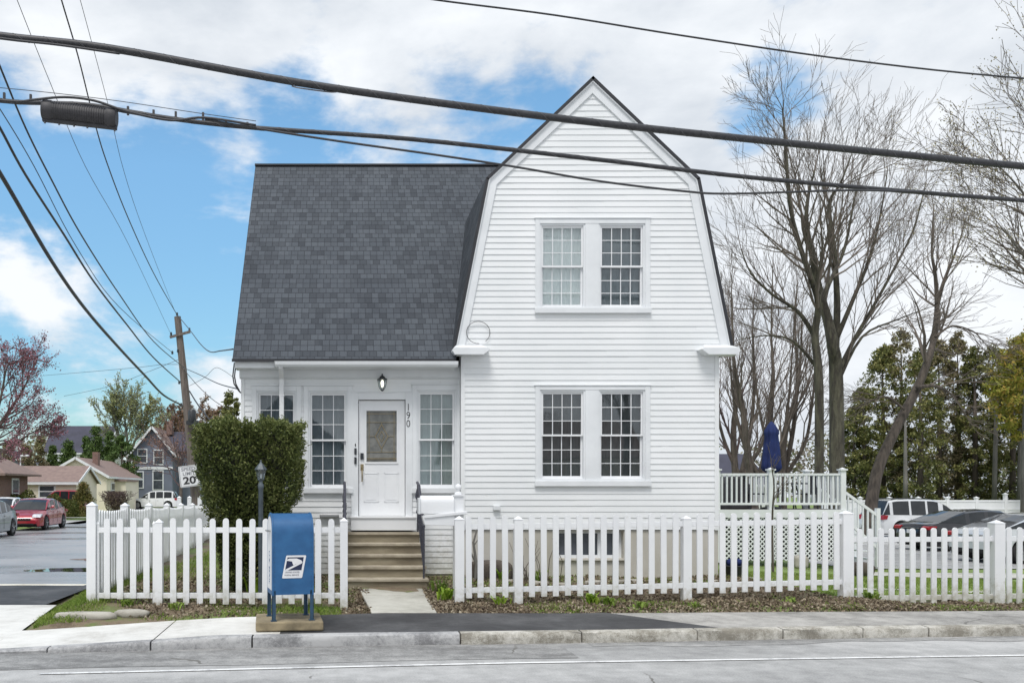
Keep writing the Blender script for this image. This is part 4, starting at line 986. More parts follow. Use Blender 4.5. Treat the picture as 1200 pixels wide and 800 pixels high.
for t in (.03, .22, .42, .6, .97): c = q0+d*t+Vector((0, 0, -.13)); m.lathe([(.012, -.02), (.012, .02), (0, .02)], c, 6)
m.build('bolts', 'cable_tie', sc)
wire('single wire high above the ridge, running down to the right edge', [(430, -14), (510, 0), (650, 18), (800, 42), (1000, 71), (1200, 92), (1500, 112)], (0, 10.1), (10, 10.9), .011)
# lines from the corner towards the leaning pole
Pp = (-5.9, 32)
def pw(label, pts, A, r): return wire(label, pts, A, Pp, r)
pw('thickest cable curving down from the left edge to the pole, lowest of all', [(-30, 160), (0, 203), (60, 305), (100, 362), (140, 408), (170, 440), (192, 463), (214, 475)], (-4.3, 10), .03)
pw('medium cable curving from the left edge to the pole, second lowest', [(-30, 98), (0, 150), (30, 205), (75, 275), (110, 330), (150, 382), (180, 419), (212, 448)], (-4.15, 10), .018)
pw('rippled wire from the left edge reaching the pole below its crossarm', [(-25, 15), (0, 78), (30, 150), (60, 210), (95, 275), (140, 345), (180, 400), (215, 430)], (-4.05, 10.2), .013)
pw('thin wire beside the rippled one, ending at the pole', [(-30, 85), (0, 128), (40, 195), (90, 290), (140, 360), (202, 413)], (-4.2, 10.2), .007)
pw('twisted wire from the top edge passing the splice case to the pole top', [(58, -50), (72, 0), (92, 68), (110, 140), (125, 190), (150, 255), (180, 320), (207, 368)], (-3.85, 11.7), .012)
pw('faint wire falling from the top edge right of the twisted one', [(80, -50), (94, 0), (126, 120), (145, 200), (170, 275), (205, 365)], (-3.6, 11.7), .005)
pw('faint wire falling from the top left corner behind the splice case', [(2, -50), (20, 0), (60, 100), (100, 195), (150, 285), (200, 391)], (-4.1, 11.3), .005)
def span(label, pts, Y0, Y1, r):
    n = len(pts); w = smooth_pts([P(a, b, lerp(Y0, Y1, i/(n-1))) for i, (a, b) in enumerate(pts)])
    return tag(MB().tube(w, r, 5).build('service_wire', 'cable', smooth='all'), label, 'wire', 'service drops from the pole')
span('service wire from the pole crossarm to the corner of the roof', [(208, 369), (222, 386), (235, 403), (246, 412), (258, 411), (273, 409)], 31.9, 15, .014)
span('service wire from the pole to the cables on the left house corner', [(213, 430), (232, 438), (255, 449), (280, 456)], 31.9, 14.7, .012)
span('slanting wire dropping from the pole behind the hedge', [(215, 432), (232, 452), (252, 470), (270, 480)], 31.9, 30, .012)
span('thick wire dropping steeply from the pole into the hedge top', [(222, 458), (232, 474), (246, 492), (258, 506)], 31.9, 28, .025)
span('faint wire arching up from the pole and down behind the house', [(222, 452), (240, 442), (252, 431), (262, 434), (276, 444)], 31.9, 34, .008)
span('faint level wire crossing the blue sky left of the pole, upper one', [(213, 427), (190, 427), (165, 430), (110, 435), (50, 440)], 31.9, 46, .009)
span('faint level wire crossing the blue sky left of the pole, lower one', [(212, 420), (180, 433), (130, 452), (75, 464)], 31.9, 46, .009)

# ------------------------------------------------------------------ foliage
RG = np.random.default_rng(11)
def hedge_yew():
    t = thing('clipped_hedge', 'tall square-clipped dark green yew tapering at its foot, left of the porch', 'hedge', (-1.4, 13.3, .3))
    x0, x1, zt = -2.23, -.57, 2.83; n = 42000
    C = np.zeros((n, 3)); D = np.zeros((n, 3))
    for i in range(n):
        f = RG.random(); zz = .35+(zt-.35)*RG.random()**.9
        k = interp(zz, [(.3, .5), (.83, .61), (1.47, .78), (1.85, .89), (2.4, .98), (2.7, 1.02), (2.9, 1.01)]); cx_ = -1.4; hx, hy = .80*k, .62*k
        if f < .55: u = RG.uniform(-1, 1); p = (cx_+hx*u, 13.3-hy, zz); dd = (0, -1, .3)
        elif f < .72: p = (cx_+hx, 13.3+hy*RG.uniform(-1, 1), zz); dd = (1, 0, .3)
        elif f < .84: p = (cx_-hx, 13.3+hy*RG.uniform(-1, 1), zz); dd = (-1, 0, .3)
        else: p = (cx_+hx*RG.uniform(-1, 1), 13.3+hy*RG.uniform(-1, 1), zt); dd = (0, 0, 1)
        q = np.array(p); l = .05*math.sin(q[0]*9+q[2]*4)+.05*math.sin(q[2]*7+q[0]*5+q[1]*6)+.035*math.sin(q[0]*23)*math.sin(q[2]*19+1)
        dep = -abs(RG.normal(0, .09))+l+(.05 if RG.random() < .04 else 0)
        C[i] = q+np.array(dd)*dep+RG.normal(0, .015, 3); D[i] = dd
    leaves('foliage', C, .052, ['yew'], t, RG, .4, D=D, jit=.75)
    sel = RG.random(n) < .10; C2 = C[sel]+D[sel]*.045; leaves('new_growth', C2, .045, ['yew_light'], t, RG, .4, D=D[sel], jit=.7)
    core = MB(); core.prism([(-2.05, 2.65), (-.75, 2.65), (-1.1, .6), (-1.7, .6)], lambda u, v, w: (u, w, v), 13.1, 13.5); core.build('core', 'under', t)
    m = MB()
    for k in range(9): x = -1.4+RG.uniform(-.3, .3); m.tube([(x, 13.3+RG.uniform(-.2, .2), .2), (x+RG.uniform(-.15, .15), 13.2, .7), (x+RG.uniform(-.4, .4), 12.95, 1.3)], [.04, .03, .015], 6)
    m.build('stem', 'bark_brown', t)
hedge_yew()

def norm(v): return v/np.linalg.norm(v)
def grow(S, tips, p, d, L, r, lvl, maxl, rg, up, spread, nch, bias):
    n = 5 if lvl < 2 else 4; st = L/n; p = p.copy(); d = norm(d)
    for i in range(n):
        d = norm(d+rg.normal(0, .10, 3)+np.array([bias[0], bias[1], up])*.5); q = p+d*st
        ra = r*(1-.75*i/n); rb = r*(1-.75*(i+1)/n); S.append([*p, *q, ra, rb]); p = q
        if lvl < maxl and (i >= 1 or lvl > 0):
            for _ in range(nch if rg.random() < .8 else nch+1):
                if rg.random() < .12: continue
                a = rg.normal(size=3); a = norm(a-d*a.dot(d)); s = spread*(.7+.6*rg.random()); dd = norm(d*math.cos(s)+a*math.sin(s))
                grow(S, tips, q, dd, L*(.42+.3*rg.random())*(1-.35*i/n), rb*.62, lvl+1, maxl, rg, up, spread, 1, bias)
    tips.append(p)
def bare_tree(name, label, Y, stems, bark='bark_brown', twig='twig', seed=1, maxl=3, bud=None, budsize=.06, group=None, minr=.006, cat='tree', budn=3):
    """stems: (photo polyline, base radius, tip radius, first branch fraction, number of limbs, limb length, up, spread, (bias x, y))"""
    rg = np.random.default_rng(seed); b0 = P(*stems[0][0][0], Y)
    t = thing(name, label, cat, (b0[0], Y, gz(b0[0], Y)), group); tr_ = MB(); S = []; tips = []
    for (poly, r0, r1, f0, nl, LL, up, spr, bias) in stems:
        pts = []; dy = 0; yb = rg.uniform(-.05, .05)
        for i, (a, b) in enumerate(poly):
            Yc = Y+(0 if i == 0 else yb*i*Y*.12+rg.uniform(-.006, .006)*Y); pts.append(P(a, b, Yc))
        if stems[0][0] is poly: pts[0] = (pts[0][0], pts[0][1], gz(pts[0][0], Y)-.3)
        w = smooth_pts(pts, 4); n = len(w); rs = [lerp(r0, r1, (i/(n-1))**.8) for i in range(n)]
        if poly is stems[0][0]: rs[0] *= 1.35; rs[1] *= 1.1
        tr_.tube(w, rs, 10)
        for k in range(nl):
            f = f0+(1-f0)*(k+rg.random())/nl; i = min(n-2, int(f*(n-1))); p = np.array(w[i]); d = norm(np.array(w[i+1])-np.array(w[max(i-1, 0)]))
            a = rg.normal(size=3); a[1] *= .8; a = norm(a-d*a.dot(d)); s = spr*(.75+.5*rg.random()); dd = norm(d*math.cos(s)+a*math.sin(s)+np.array([bias[0], bias[1], 0])*.6)
            grow(S, tips, p, dd, LL*(1.15-.6*f)*(.7+.6*rg.random()), max(minr*2.2, rs[i]*.5), 1, maxl, rg, up, .5, 1, bias)
        grow(S, tips, np.array(w[-1]), np.array(w[-1]-w[-2]), LL*.6, r1, 1, maxl, rg, up, .45, 1, bias)
    S = np.array(S); S[:, 6:] = np.maximum(S[:, 6:], minr)
    tr_.build('trunk', bark, t, smooth='all'); tubes('crown', S, [twig], t, 4)
    if bud:
        T = np.array([s[3:6] for s in S if s[7] < minr*1.6]); T = np.repeat(T, budn, 0)+rg.normal(0, .12, (len(T)*budn, 3)); leaves('buds', T, budsize, [bud], t, rg, .7)
    return t
# the two mossy trunks behind the deck, the leaning tree, and the clumps by the house
bare_tree('bare_tree', 'slender dark bare tree behind the deck, its top the tallest in the sky', 31,
    [([(959, 565), (960, 457), (955, 394), (959, 356), (948, 320), (935, 280), (925, 236), (921, 173), (918, 140), (917, 128)], .17, .016, .3, 24, 3.3, .12, .6, (0, 0)),
     ([(959, 356), (975, 325), (990, 290), (1000, 240), (1008, 205)], .10, .015, .2, 11, 3.0, .16, .5, (.05, 0)),
     ([(955, 394), (935, 365), (905, 345), (880, 320), (868, 290)], .09, .015, .2, 12, 3.0, .12, .6, (-.05, 0)),
     ([(957, 430), (930, 400), (900, 393), (865, 398)], .07, .012, .3, 8, 2.4, .1, .6, (-.05, 0))], 'bark_moss', seed=3, minr=.005)
bare_tree('bare_tree', 'thick mossy-barked bare tree beside the slender one behind the deck', 32.5,
    [([(981, 565), (980, 450), (976, 405), (970, 375), (960, 340), (952, 300), (945, 260), (948, 225), (955, 200)], .29, .025, .42, 13, 3.8, .16, .5, (0, 0)),
     ([(978, 420), (981, 360), (978, 300), (972, 240), (985, 215), (998, 180)], .15, .018, .3, 13, 3.8, .18, .45, (.06, 0)),
     ([(980, 440), (1000, 400), (1020, 365), (1045, 320), (1070, 270), (1085, 215)], .10, .016, .2, 14, 3.6, .2, .45, (.06, 0)),
     ([(979, 400), (1000, 350), (1020, 300), (1032, 250), (1040, 200)], .10, .016, .2, 13, 3.4, .2, .4, (.05, 0)),
     ([(981, 450), (1010, 395), (1050, 375), (1090, 360)], .07, .015, .2, 9, 2.6, .15, .6, (.08, 0))], 'bark_moss', seed=8, minr=.005)
bare_tree('leaning_tree', 'brown bare tree leaning right over the parked white car', 36,
    [([(1015, 600), (1026, 560), (1046, 510), (1075, 454), (1088, 420), (1094, 397), (1098, 360), (1096, 322), (1092, 295), (1094, 250)], .27, .025, .4, 15, 3.2, .12, .7, (0, 0)),
     ([(1098, 358), (1106, 330), (1118, 300), (1128, 272)], .1, .02, .2, 9, 2.6, .15, .5, (0, 0)),
     ([(1075, 454), (1095, 452), (1115, 462), (1128, 480)], .1, .02, .2, 6, 2.0, .02, .6, (.1, 0)),
     ([(1096, 395), (1115, 382), (1140, 388), (1152, 400)], .06, .015, .2, 8, 2.2, .03, .6, (.1, 0)),
     ([(1060, 480), (1040, 465), (1020, 470), (1000, 480)], .06, .015, .2, 8, 2.2, .03, .6, (-.1, 0))], 'bark_brown', 'twig', seed=5)
for i, (bx3, lab, sd, leanp, hh) in enumerate(((890, 'dark many-stemmed bare tree close to the right corner of the white house', 21, -30, 300), (918, 'dark forked bare tree right behind the blue parasol', 22, 20, 330), (868, 'bare bushy tree half hidden by the right wall of the white house', 23, -8, 345))):
    bare_tree('bare_tree', lab, 37+i*2,
        [([(bx3, 575), (bx3-6+leanp*.3, 520), (bx3+leanp*.7, 470), (bx3+leanp, 420), (bx3+leanp*1.1, hh+40)], .2, .02, .15, 9, 3.0, .25, .35, (0, 0)),
         ([(bx3, 560), (bx3+12, 500), (bx3+16, 440), (bx3+14, 390), (bx3+16, hh)], .13, .015, .15, 9, 2.8, .25, .35, (0, 0)),
         ([(bx3, 560), (bx3-18, 520), (bx3-28, 480), (bx3-34, 430), (bx3-36, hh+60)], .11, .015, .15, 9, 2.8, .25, .35, (0, 0)),
         ([(bx3, 560), (bx3+25, 520), (bx3+34, 470), (bx3+38, 420), (bx3+42, hh+50)], .1, .015, .15, 9, 2.8, .25, .35, (0, 0))], 'bark_brown', 'twig_purple' if i == 2 else 'twig', seed=sd)
bare_tree('budding_tree', 'tree with pale unfolding buds reaching in from the right edge', 24,
    [([(1290, 640), (1285, 520), (1270, 420), (1250, 330), (1235, 260), (1220, 180), (1215, 110)], .2, .02, .35, 12, 3.8, .06, .8, (-.1, 0)),
     ([(1262, 400), (1235, 350), (1200, 300), (1170, 262)], .08, .015, .15, 12, 2.8, .1, .6, (-.1, 0)),
     ([(1240, 300), (1215, 250), (1190, 215), (1160, 185)], .06, .012, .15, 11, 2.4, .12, .6, (-.1, 0))], 'bark_grey', 'twig', seed=12, bud='bud_cream', budsize=.05, budn=1)
bare_tree('blossom_tree', 'pink-budded tree leaning in from the left edge above the parked cars', 52,
    [([(-30, 610), (-28, 560), (-15, 520), (5, 490), (25, 460), (35, 440)], .3, .03, .25, 15, 3.1, .08, .8, (.05, 0)),
     ([(-20, 530), (10, 525), (35, 508), (48, 502)], .1, .02, .15, 10, 2.0, .08, .6, (.08, 0)),
     ([(-15, 520), (0, 470), (8, 430), (16, 425)], .12, .02, .15, 12, 2.4, .1, .6, (.02, 0))], 'bark_brown', 'twig_purple', seed=14, bud='bud_pink', budsize=.11, budn=2, minr=.011)
bare_tree('young_tree', 'small dark tree with reddish twigs in front of the blue-grey house', 60,
    [([(211, 600), (212, 560), (210, 545), (205, 525)], .16, .04, .3, 14, 3.4, .08, .9, (0, 0)), ([(212, 562), (222, 552), (232, 548)], .08, .02, .2, 6, 2.4, .06, .8, (0, 0))], 'bark_brown', 'twig_purple', seed=15, bud='bud_red', budsize=.09, budn=1, minr=.011)
bare_tree('spring_tree', 'pale green leafing tree behind the rooftops, left of the utility pole', 112,
    [([(150, 590), (150, 530), (147, 500), (146, 480)], .3, .06, .2, 20, 4.6, .12, .7, (0, 0)), ([(150, 530), (165, 505), (172, 485)], .16, .05, .2, 10, 3.2, .12, .6, (0, 0)), ([(150, 530), (136, 505), (132, 485)], .16, .05, .2, 10, 3.2, .12, .6, (0, 0))], 'bark_grey', 'bark_grey', seed=16, bud='pale_green', budsize=.2, budn=2, minr=.025)
bare_tree('spring_tree', 'rust-tinted budding tree behind the blue-grey house roof', 125,
    [([(205, 590), (205, 520), (203, 500)], .3, .06, .2, 24, 4.2, .06, 1.0, (0, 0)), ([(205, 520), (235, 500), (255, 497)], .2, .05, .2, 18, 3.6, .06, 1.0, (0, 0))], 'bark_brown', 'bark_brown', seed=17, bud='far_red', budsize=.28, budn=3, minr=.03)
bare_tree('sapling', 'thin brown sapling standing against the deck railing', 20,
    [([(906, 660), (905, 610), (907, 570), (904, 545)], .03, .01, .4, 5, .7, .1, .7, (0, 0))], 'bark_brown', 'twig', seed=18, maxl=2, minr=.004, cat='young tree')

def evergreen(name, label, base, h, w, leaf, n=4200, size=.22, prof='cone', seed=0, group=None, z0=.3, gaps=.0, trunk='bark_brown', bare=0, cat='tree'):
    rg = np.random.default_rng(seed); t = thing(name, label, cat, base, group); x, y, z = base
    m = MB(); m.tube([(x, y, z-.2), (x+.05, y, z+h*.5), (x, y, z+h*.93)], [.03*h**.8, .02*h**.8, .01], 8); m.build('trunk', trunk, t, smooth='all')
    # clumps on drooping limbs
    nc = max(50, n//45); C = []
    for k in range(nc):
        f = rg.random()**(1.15 if prof == 'cone' else .9); f = bare+(1-bare)*f
        if prof == 'cone': rr = (1-f)**.75
        elif prof == 'column': rr = min(1, (1-f)*3.2)**.6*(.75+.25*math.sin(f*3))
        else: rr = math.sqrt(max(0, 1-((f-bare)/(1-bare)*2-1)**2))*.95+.05
        a = rg.uniform(0, 6.283); q = w*rr*(.55+.5*rg.random()); c = np.array([x+q*math.cos(a), y+q*math.sin(a), z+z0+(h-z0)*f])
        s = .16*w*(.6+.8*rg.random())+.1; k2 = 45
        d = rg.normal(size=(k2, 3)); d /= np.linalg.norm(d, axis=1)[:, None]; C.append(c+d*(s*rg.random((k2, 1))**.4)*np.array([1.15, 1.15, .8]))
    C = np.concatenate(C); leaves('crown', C, size, [leaf], t, rg, .42, up=.7)
    return t
rr = random.Random(5)
# row of arborvitae beyond the lot
row = [(1012, 455, 'arbor'), (1034, 405, 'arbor'), (1056, 388, 'arbor_brown'), (1078, 410, 'arbor'), (1100, 400, 'arbor_brown'), (1122, 390, 'arbor_brown'), (1142, 408, 'arbor'), (1163, 402, 'arbor'), (1186, 412, 'arbor'), (1210, 405, 'arbor'), (1000, 480, 'arbor'), (1236, 400, 'arbor')]
nm_ = ['shorter green', 'broad green', 'brown-tipped tall', 'dark green', 'brownish thin', 'tallest browned', 'deep green', 'shaggy green', 'green', 'edge-of-view', 'low bushy', 'out-of-line']
plc = ['just right of the thick mossy trunk', 'crossed by the foot of the leaning tree', 'left of the leaning trunk', 'right behind the leaning trunk', 'under the right limb of the leaning tree', 'directly right of the leaning tree top', 'left of the gold-green tree', 'behind the gold-green tree', 'behind the pale bare trunks', 'at the right edge of the row', 'at the left end of the row', 'past the right end of the row']
for i, (px, py, lf) in enumerate(row):
    Y = 52+rr.uniform(-1.5, 1.5); b = P(px, 590, Y); h = EYE+Y*(CY-py)/F+.25
    evergreen('arborvitae', f'{nm_[i]} arborvitae {plc[i]}, behind the white fence', (b[0], Y, -.25), h, 1.15+rr.uniform(-.12, .22), lf, 8200, .19, 'column', 40+i, 'evergreens behind the white fence')
for i, (px, py, w_, lab) in enumerate(((1200, 392, 1.6, 'gold-green leafy tree above the silver car, behind the fence'), (1226, 375, 2.2, 'gold-green leafy tree cut by the right edge of view'))):
    Y = 46; b = P(px, 590, Y); evergreen('gold_tree', lab, (b[0], Y, -.25), EYE+Y*(CY-py)/F, w_, 'goldgreen', 6500, .2, 'round', 60+i, None, bare=.45, trunk='bark_grey')
for i, (px, top, lean) in enumerate(((1165, 470, 3), (1194, 490, 3), (1061, 530, 0))):
    Y = 49; m = MB(); m.tube([P(px, 592, Y), P(px+lean*.4, (592+top)/2, Y), P(px+lean, top, Y), P(px+lean, top-60, Y)], [.13, .11, .09, .03], 8)
    tt = thing('bare_tree', ['pale bare trunk under the gold-green tree, left of two', 'pale bare trunk near the right edge, right of two', 'short pale stem beside the foot of the leaning tree'][i], 'tree', P(px, 592, Y), None)
    m.build('trunk', 'bark_grey', tt, smooth='all')
# left side evergreens and bushes
for i, (px, py, w_, Y, lab) in enumerate(((112, 501, 2.0, 90, 'broad conical evergreen in front of the dark-roofed house'), (142, 512, 1.7, 89, 'rounder evergreen just left of the blue-grey house'), (80, 518, 1.8, 91, 'low dark evergreen left of the broad conical one'), (128, 506, 1.3, 93, 'narrow evergreen between the two big conical ones'), (62, 524, 1.6, 92, 'small dark evergreen above the garage roof'), (101, 512, 1.2, 94, 'thin evergreen tucked behind the chimney'))):
    b = P(px, 590, Y); evergreen('conical_evergreen', lab, (b[0], Y, -.1), EYE+Y*(CY-py)/F+.1, w_, 'arbor_left', 6500, .28, 'cone' if i != 1 else 'column', 80+i, 'evergreens above the cream house')
for i, (px, py, Y, lab) in enumerate(((30, 522, 88, 'brown evergreen rising over the brick house roof'), (47, 514, 90, 'tall browned evergreen right of the brick house'), (10, 518, 94, 'brown thin evergreen at the left edge'))):
    b = P(px, 590, Y); evergreen('browned_evergreen', lab, (b[0], Y, -.1), EYE+Y*(CY-py)/F+.1, 1.6, 'arbor_brown', 5000, .28, 'cone', 90+i, 'browned evergreens at the far left')
evergreen('tall_spruce', 'tall thin grey-green spruce seen between pole and white house', (P(268, 0, 100)[0], 100, -.1), EYE+100*(CY-459)/F, 2.0, 'arbor', 3600, .42, 'cone', 99)
evergreen('small_spruce', 'slim spruce touching the left corner of the white house', (P(277, 0, 102)[0], 102, -.1), EYE+102*(CY-467)/F, 1.3, 'arbor', 2000, .4, 'cone', 98)
evergreen('cone_bush', 'conical gold-green clipped bush on the lawn behind the red car', (P(97.5, 0, 62)[0], 62, -.1), 2.35, 1.05, 'cone_bush', 7000, .13, 'cone', 100, cat='bush', z0=.05)
def mound(name, label, cx, cy, z, rx, ry, rz, leaf, n, size, seed, cat='bush', twiggy=False, core='arbor_brown'):
    rg = np.random.default_rng(seed); t = thing(name, label, cat, (cx, cy, z))
    d = rg.normal(size=(n, 3)); d[:, 2] = np.abs(d[:, 2]); d /= np.linalg.norm(d, axis=1)[:, None]
    bl = 1+.12*np.sin(d[:, 0]*rx*5+seed)+.1*np.sin(d[:, 1]*ry*6+d[:, 2]*7)
    k = bl*(1-.35*rg.random(n)**2.2); C = np.array([cx, cy, z])+d*k[:, None]*np.array([rx, ry, rz])
    leaves('foliage', C, size, [leaf], t, rg, .5, up=.3)
    m = MB()
    for i in range(8): a = rg.uniform(0, 6.28); m.tube([(cx+.1*math.cos(a), cy+.1*math.sin(a), z-.05), (cx+rx*.5*math.cos(a), cy+ry*.5*math.sin(a), z+rz*.6)], [.04, .015], 5)
    m.build('stem', 'bark_brown', t); return t
mound('low_juniper', 'low spreading juniper bed behind the red car, left part', P(28, 0, 58)[0], 58, -.1, 1.9, 1.2, 1.62, 'juniper', 9000, .15, 101)
mound('low_juniper', 'low spreading juniper bed between brick house and conical bush, right part', P(62, 0, 59)[0], 59, -.1, 1.9, 1.2, 1.4, 'juniper', 6000, .15, 102)
def ball_twigs():
    rg = np.random.default_rng(103); c = np.array(P(135.5, 592, 70)); c[2] = -.1; t = thing('round_bush', 'rounded leafless twiggy bush before the cream house', 'bush', tuple(c)); S = []; tips = []
    for k in range(46):
        a = rg.uniform(0, 6.28); e = rg.uniform(.15, .7); d = np.array([math.cos(a)*e, math.sin(a)*e, 1.0]); grow(S, tips, c+d*.02, d, 1.5, .025, 1, 3, rg, .05, .35, 1, (0, 0))
    S = np.array(S); S[:, 6:] = np.maximum(S[:, 6:], .012); ok = S[:, 5] < 1.75; tubes('crown', S[ok], ['twig_purple'], t, 3)
    n = 1500; q = rg.normal(size=(n, 3)); q /= np.linalg.norm(q, axis=1)[:, None]; C = c+np.array([0, 0, .9])+q*np.array([.88, .88, .9]); leaves('twig_ends', C, .14, ['bush_twigs'], t, rg, .3)
ball_twigs()
# masses of far trees that close the horizon
def woodland(name, leaf, segs, n, hmin, hmax, size, seed, label):
    rg = np.random.default_rng(seed); C = []
    for (x0, y0, x1, y1) in segs:
        k = n//len(segs); u = rg.random(k); X = lerp(x0, x1, u); Yy = lerp(y0, y1, u)+rg.normal(0, 4, k)
        hh = lerp(hmin, hmax, .5+.25*np.sin(X*.21+seed)+.25*np.sin(X*.53+1.3*seed)); C.append(np.stack([X, Yy, -.2+hh*rg.random(k)**.7], 1))
    C = np.concatenate(C); o = leaves(name, C, size, [leaf], None, rg, .5, up=.2); tag(o, label, 'trees', kind='stuff')
woodland('far_woods', 'far_wood', [(-120, 165, 20, 170), (20, 170, 190, 165)], 46000, 6, 14, .8, 1, 'distant brownish woodland beyond the houses')
woodland('far_blossoms', 'far_blossom', [(-62, 118, -42, 122)], 4000, 5, 9.5, .5, 2, 'distant pinkish budding trees behind the brick house')
# ground growth
def scatter_blades(name, regions, h, leaf, seed, label, cat, dens, lean=.5):
    rg = np.random.default_rng(seed); P0 = []
    for (x0, x1, y0, y1, dd, fn) in regions:
        k = int(abs(x1-x0)*(y1-y0)*dd*dens); X = rg.uniform(x0, x1, k); Yy = rg.uniform(y0, y1, k)
        for x, y in zip(X, Yy):
            if fn is None or fn(x, y, rg): P0.append((x, y, gz(x, y)))
    Pn = np.array(P0); n = len(Pn); d = rg.normal(0, lean, (n, 3)); d[:, 2] = 1; d /= np.linalg.norm(d, axis=1)[:, None]
    L = (h*(.5+rg.random(n)))[:, None]; w = np.cross(d, rg.normal(size=(n, 3))); w /= np.linalg.norm(w, axis=1)[:, None]; w = w*(.0045+.01*h)
    bend = rg.normal(0, .3, (n, 3))*L; bend[:, 2] = 0
    V_ = np.stack([Pn-w, Pn+w, Pn+d*L*.6+bend*.4+w*.6, Pn+d*L+bend], 1).reshape(-1, 3)
    o = nmesh(name, V_, np.arange(4*n).reshape(n, 4), [leaf]); tag(o, label, cat, kind='stuff'); return o
def patch(x, y, rg):
    v = math.sin(x*2.3+1)*math.sin(y*3.1)+.6*math.sin(x*5.1+y*4); return v > rg.uniform(-.4, .9)
def left_of_walk(x, y, rg):
    if y < backY(x)+.05: return False
    if x < fenceX(max(y, 11.8)) and x < -3.4: return x > interp(y, [(10.7, -3.95), (13.3, -4.6)])+.05
    return patch(x, y, rg) if x > -3.2 else (y > 11.25 or patch(x, y, rg))
scatter_blades('verge_grass', [(-4.9, -3.3, 10.9, 16, 2600, left_of_walk), (-3.3, .4, 11.1, 12.2, 1500, left_of_walk), (-1.2, .0, 11.35, 11.9, 1800, None), (-3.4, 1.4, 12.2, 14.6, 700, lambda x, y, r: not (.2 < x < 1.4) and patch(x, y, r)), (-3.4, -2, 14, 24, 500, None)], .055, 'grass', 1, 'fresh green grass tufts along the verge and under the left fence', 'grass', 1)
scatter_blades('garden_weeds', [(2.6, 9.4, 11.55, 12.3, 1900, lambda x, y, r: y > backY(x)+.04 and math.sin(x*2.1+2)*math.cos(x*.9+y*3)+.25*math.sin(x*9) > r.uniform(-.1, .8)), (9.2, 13, 11.9, 13, 500, lambda x, y, r: y > backY(x)+.05 and patch(x, y, r)), (1.35, 7.4, 11.7, 14.45, 700, lambda x, y, r: (patch(x*.8, y, r) and (y > 13.3 or r.random() < .16)))], .06, 'grass', 2, 'sparse green weeds in the bed before the gable wall', 'weeds', 1)
scatter_blades('lawn_grass', [(7.3, 15, 13.0, 20.2, 800, None), (6.6, 9, 15, 22, 300, None), (9, 16, 21.8, 24, 200, None)], .045, 'grass_lawn', 3, 'short green lawn behind the far right fence', 'grass', 1)
scatter_blades('far_lawn', [(-27, -15.5, 57.7, 74, 60, None)], .06, 'grass_lawn', 4, 'short lawn across the side street', 'grass', 1)
def litter(name, regions, size, seed, label):
    rg = np.random.default_rng(seed); C = []
    for (x0, x1, y0, y1, k, fn) in regions:
        for x, y in zip(rg.uniform(x0, x1, k), rg.uniform(y0, y1, k)):
            if fn(x, y): C.append((x, y, gz(x, y)+.01+.03*rg.random()))
    o = leaves(name, np.array(C), size, ['litter'], None, rg, .7, D=np.array([[0, 0, .0]]), jit=1); tag(o, label, 'leaf litter', kind='stuff')
litter('leaf_litter', [(1.35, 9.5, 11.55, 12.6, 15000, lambda x, y: y > backY(x)+.02), (1.4, 7.3, 12.6, 14.4, 6500, lambda x, y: True), (9, 13, 11.9, 13.2, 5000, lambda x, y: y > backY(x)+.02), (-3.3, .3, 11.2, 14.5, 7000, lambda x, y: y > backY(x)+.04 and math.sin(x*2+y)>-.6), (1.25, 1.7, 11.6, 13.3, 900, lambda x, y: True), (.0, .42, 11.6, 13.3, 900, lambda x, y: True)], .042, 6, 'dead leaves and bark mulch strewn along the fences')
def tuft(label, px, py, Y, n, h, leaf='bright_leaf', sp=.12, seed=0, name='leafy_plant'):
    rg = np.random.default_rng(seed+500); x, y, _ = P(px, py, Y); z = gz(x, y); t = thing(name, label, 'plant', (x, y, z)); vs = []; fs = []
    for k in range(n):
        a = rg.uniform(0, 6.283); ln = h*(.6+.6*rg.random()); o = rg.normal(0, sp*.4, 2); r_ = .25+.7*rg.random(); w = .006+.014*rg.random()
        base = np.array([x+o[0], y+o[1], z]); dr = np.array([math.cos(a), math.sin(a), 0]); sd = np.array([-math.sin(a), math.cos(a), 0])*w
        p = [base, base+dr*ln*.25*r_+np.array([0, 0, ln*.5]), base+dr*ln*.6*r_+np.array([0, 0, ln*.85]), base+dr*ln*r_+np.array([0, 0, ln*.8])]
        b = len(vs); vs += [p[0]-sd*.6, p[0]+sd*.6, p[1]-sd, p[1]+sd, p[2]-sd*.9, p[2]+sd*.9, p[3]]; fs += [(b, b+1, b+3, b+2), (b+2, b+3, b+5, b+4), (b+4, b+5, b+6)]
    MB().mesh(vs, fs).build('foliage', leaf, t)
